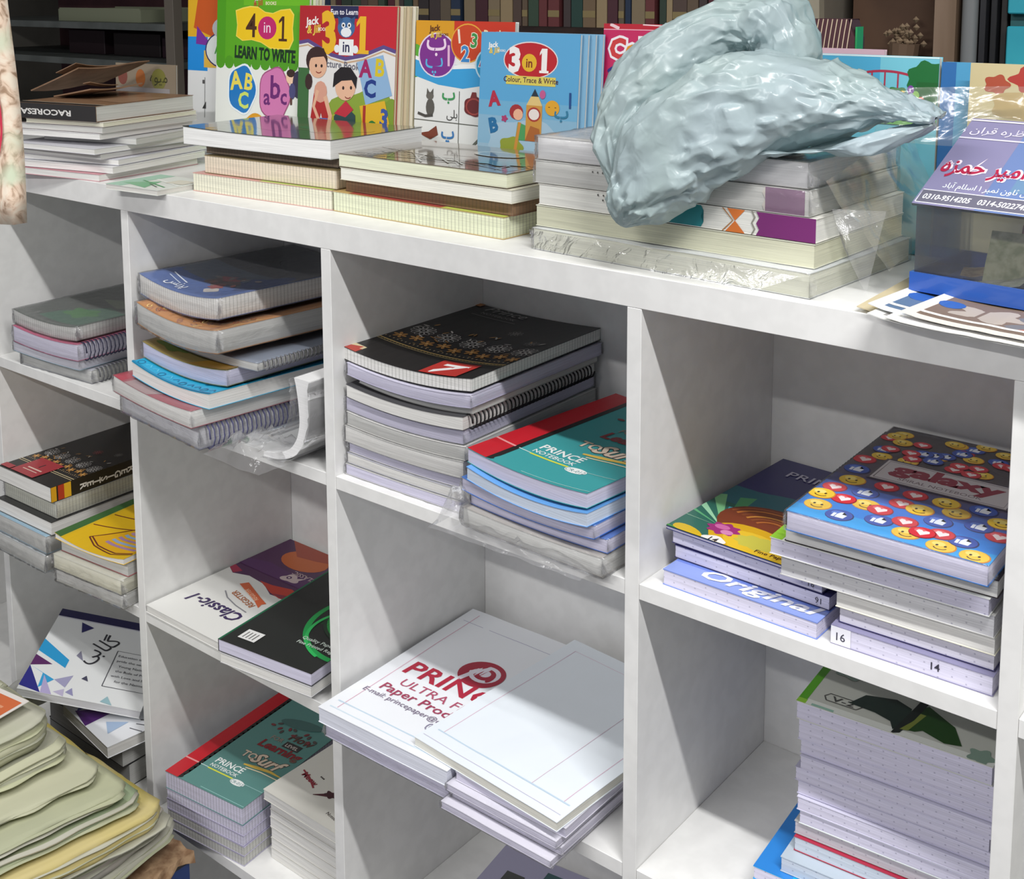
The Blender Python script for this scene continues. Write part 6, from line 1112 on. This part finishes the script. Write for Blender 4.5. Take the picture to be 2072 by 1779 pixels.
# right side of the rear
pl = box('plank', -.012, .012, -.01, .01, 0, 1.77, noisy('plank_wood', '#b3ab98', '#a39a88', 8, .6, .1)); pl.location = (.735, .965, -1.398); pl.rotation_euler = (0, -.036, 0); tag(pl, 'pale leaning plank beside the brown carton at the rear', 'plank')
bb = box('rear_carton', .705, .868, 1.055, 1.25, .0, .50, noisy('brown_card', '#5c4434', '#4e392c', 6, .8, .05)); tag(bb, 'large dim brown carton at the rear right of the bookcase', 'carton')
st = box('rear_stand', .70, .870, .985, 1.30, -1.40, -.001, DARK); tag(st, 'dark low cabinet under the rear carton and wall boards', 'cabinet')
pw = box('wood_post', .876, .912, .99, 1.02, -1.40, .85, noisy('post_wood', '#8a7462', '#77624f', 14, .6, .2, (1, 1, .1))); tag(pw, 'brown wooden post between the carton and the dark boards', 'post')
v, f = tube([(0, 0, z*.06) for z in range(38)], .013, 14); tb = link('metal_pipe', me_from('metal_pipe', v, f, smooth=True), None, [mat('#7d7f80', .3)]); tb.location = (.932, 1.0, -1.40); tag(tb, 'grey metal pipe standing right of the wooden post', 'pipe')
for k, (x, c) in enumerate(((.952, '#26262a'), (.966, '#1f1f22'), (.979, '#2d2b2a'))):
    q = box('wall_board', -.005, .005, 0, .2, 0, 2.25, mat(c, .4), None, .001); q.location = (x-.0, 1.0+.012*k, -1.40); q.rotation_euler = (0, 0, 0); tag(q, ['first dark board right of the metal pipe', 'middle dark board right of the metal pipe', 'last dark board beside the turquoise cupboard'][k], 'board', 'dark boards at the rear right')
tc_ = thing('cupboard', 'turquoise cupboard with a dark gap line at the rear right', 'cupboard', (.990, 1.0, -1.40))
TQ = noisy('turquoise_paint', '#3fb3c4', '#36a6ba', 5, .4, .03)
box('lower_door', 0, .6, .004, .022, .02, 1.668, TQ, tc_, .002); box('upper_door', 0, .6, .004, .022, 1.688, 2.35, TQ, tc_, .002); box('carcass', 0, .6, .023, .45, 0, 2.35, mat('#23595c', .5), tc_)
# striped bolster and dried bouquet behind the bag
def bolster():
    o = thing('striped_bag', 'maroon bag with thin cream stripes standing behind the plastic bag', 'bag', (.96, .345, .0362))
    v, f, m = gridbox(0, .056, 0, .03, 0, .259, 8, 4, 12, lambda x, y, z: (x+.006*math.sin(z*9)*0-(.008*max(0, z-.245)/.014 if x > .05 else 0), y, z)); b_ = link('bag_body', me_from('bag_body', v, f), o, [mat('#4a2830', .6)])
    A = Art()
    for k in range(10): A.line([(.0+.011*k-.05+.0*q, .15+.012*q) if False else (.006*k-.012+.010*(q/9)**2, .14+.119*q/9) for q in range(10)], .0013, '#cdb9a0')
    A.build('stripes', lambda x, y, e: (x, -e, y), b_, (0, .056, .14, .259)); 
    link('green_ribbon', me_from('green_ribbon', *gridbox(.0562, .0585, .002, .02, .20, .25, 1, 1)[:2]), o, [mat('#2f9a5c', .4)])
bolster()
def bouquet():
    o = thing('dried_bouquet', 'brown dried flower bunch wrapped in paper, in front of the rear carton', 'flowers', (.80, 1.02, 0))
    v, f = tube([(0, 0, 0), (.004, 0, .11), (.012, 0, .18), (.016, 0, .235)], [.010, .015, .022, .026], 12); link('paper_wrap', me_from('paper_wrap', v, f), o, [mat('#6d5745', .8)])
    rnd = random.Random(6); V = []; F = []
    for k in range(40):
        c = Vector((.016+rnd.gauss(0, .016), rnd.gauss(0, .006), .245+rnd.gauss(0, .010))); b = len(V); r = .006
        V += [tuple(c+Vector(d)*r) for d in ((1, 0, 0), (-1, 0, 0), (0, 1, 0), (0, -1, 0), (0, 0, 1), (0, 0, -1))]; F += [[b+i for i in q] for q in ((0, 2, 4), (2, 1, 4), (1, 3, 4), (3, 0, 4), (2, 0, 5), (1, 2, 5), (3, 1, 5), (0, 3, 5))]
    bl = link('blossoms', me_from('blossoms', V, F), o, [mat('#8f7a62', .8)]); bl['kind'] = 'stuff'
bouquet()
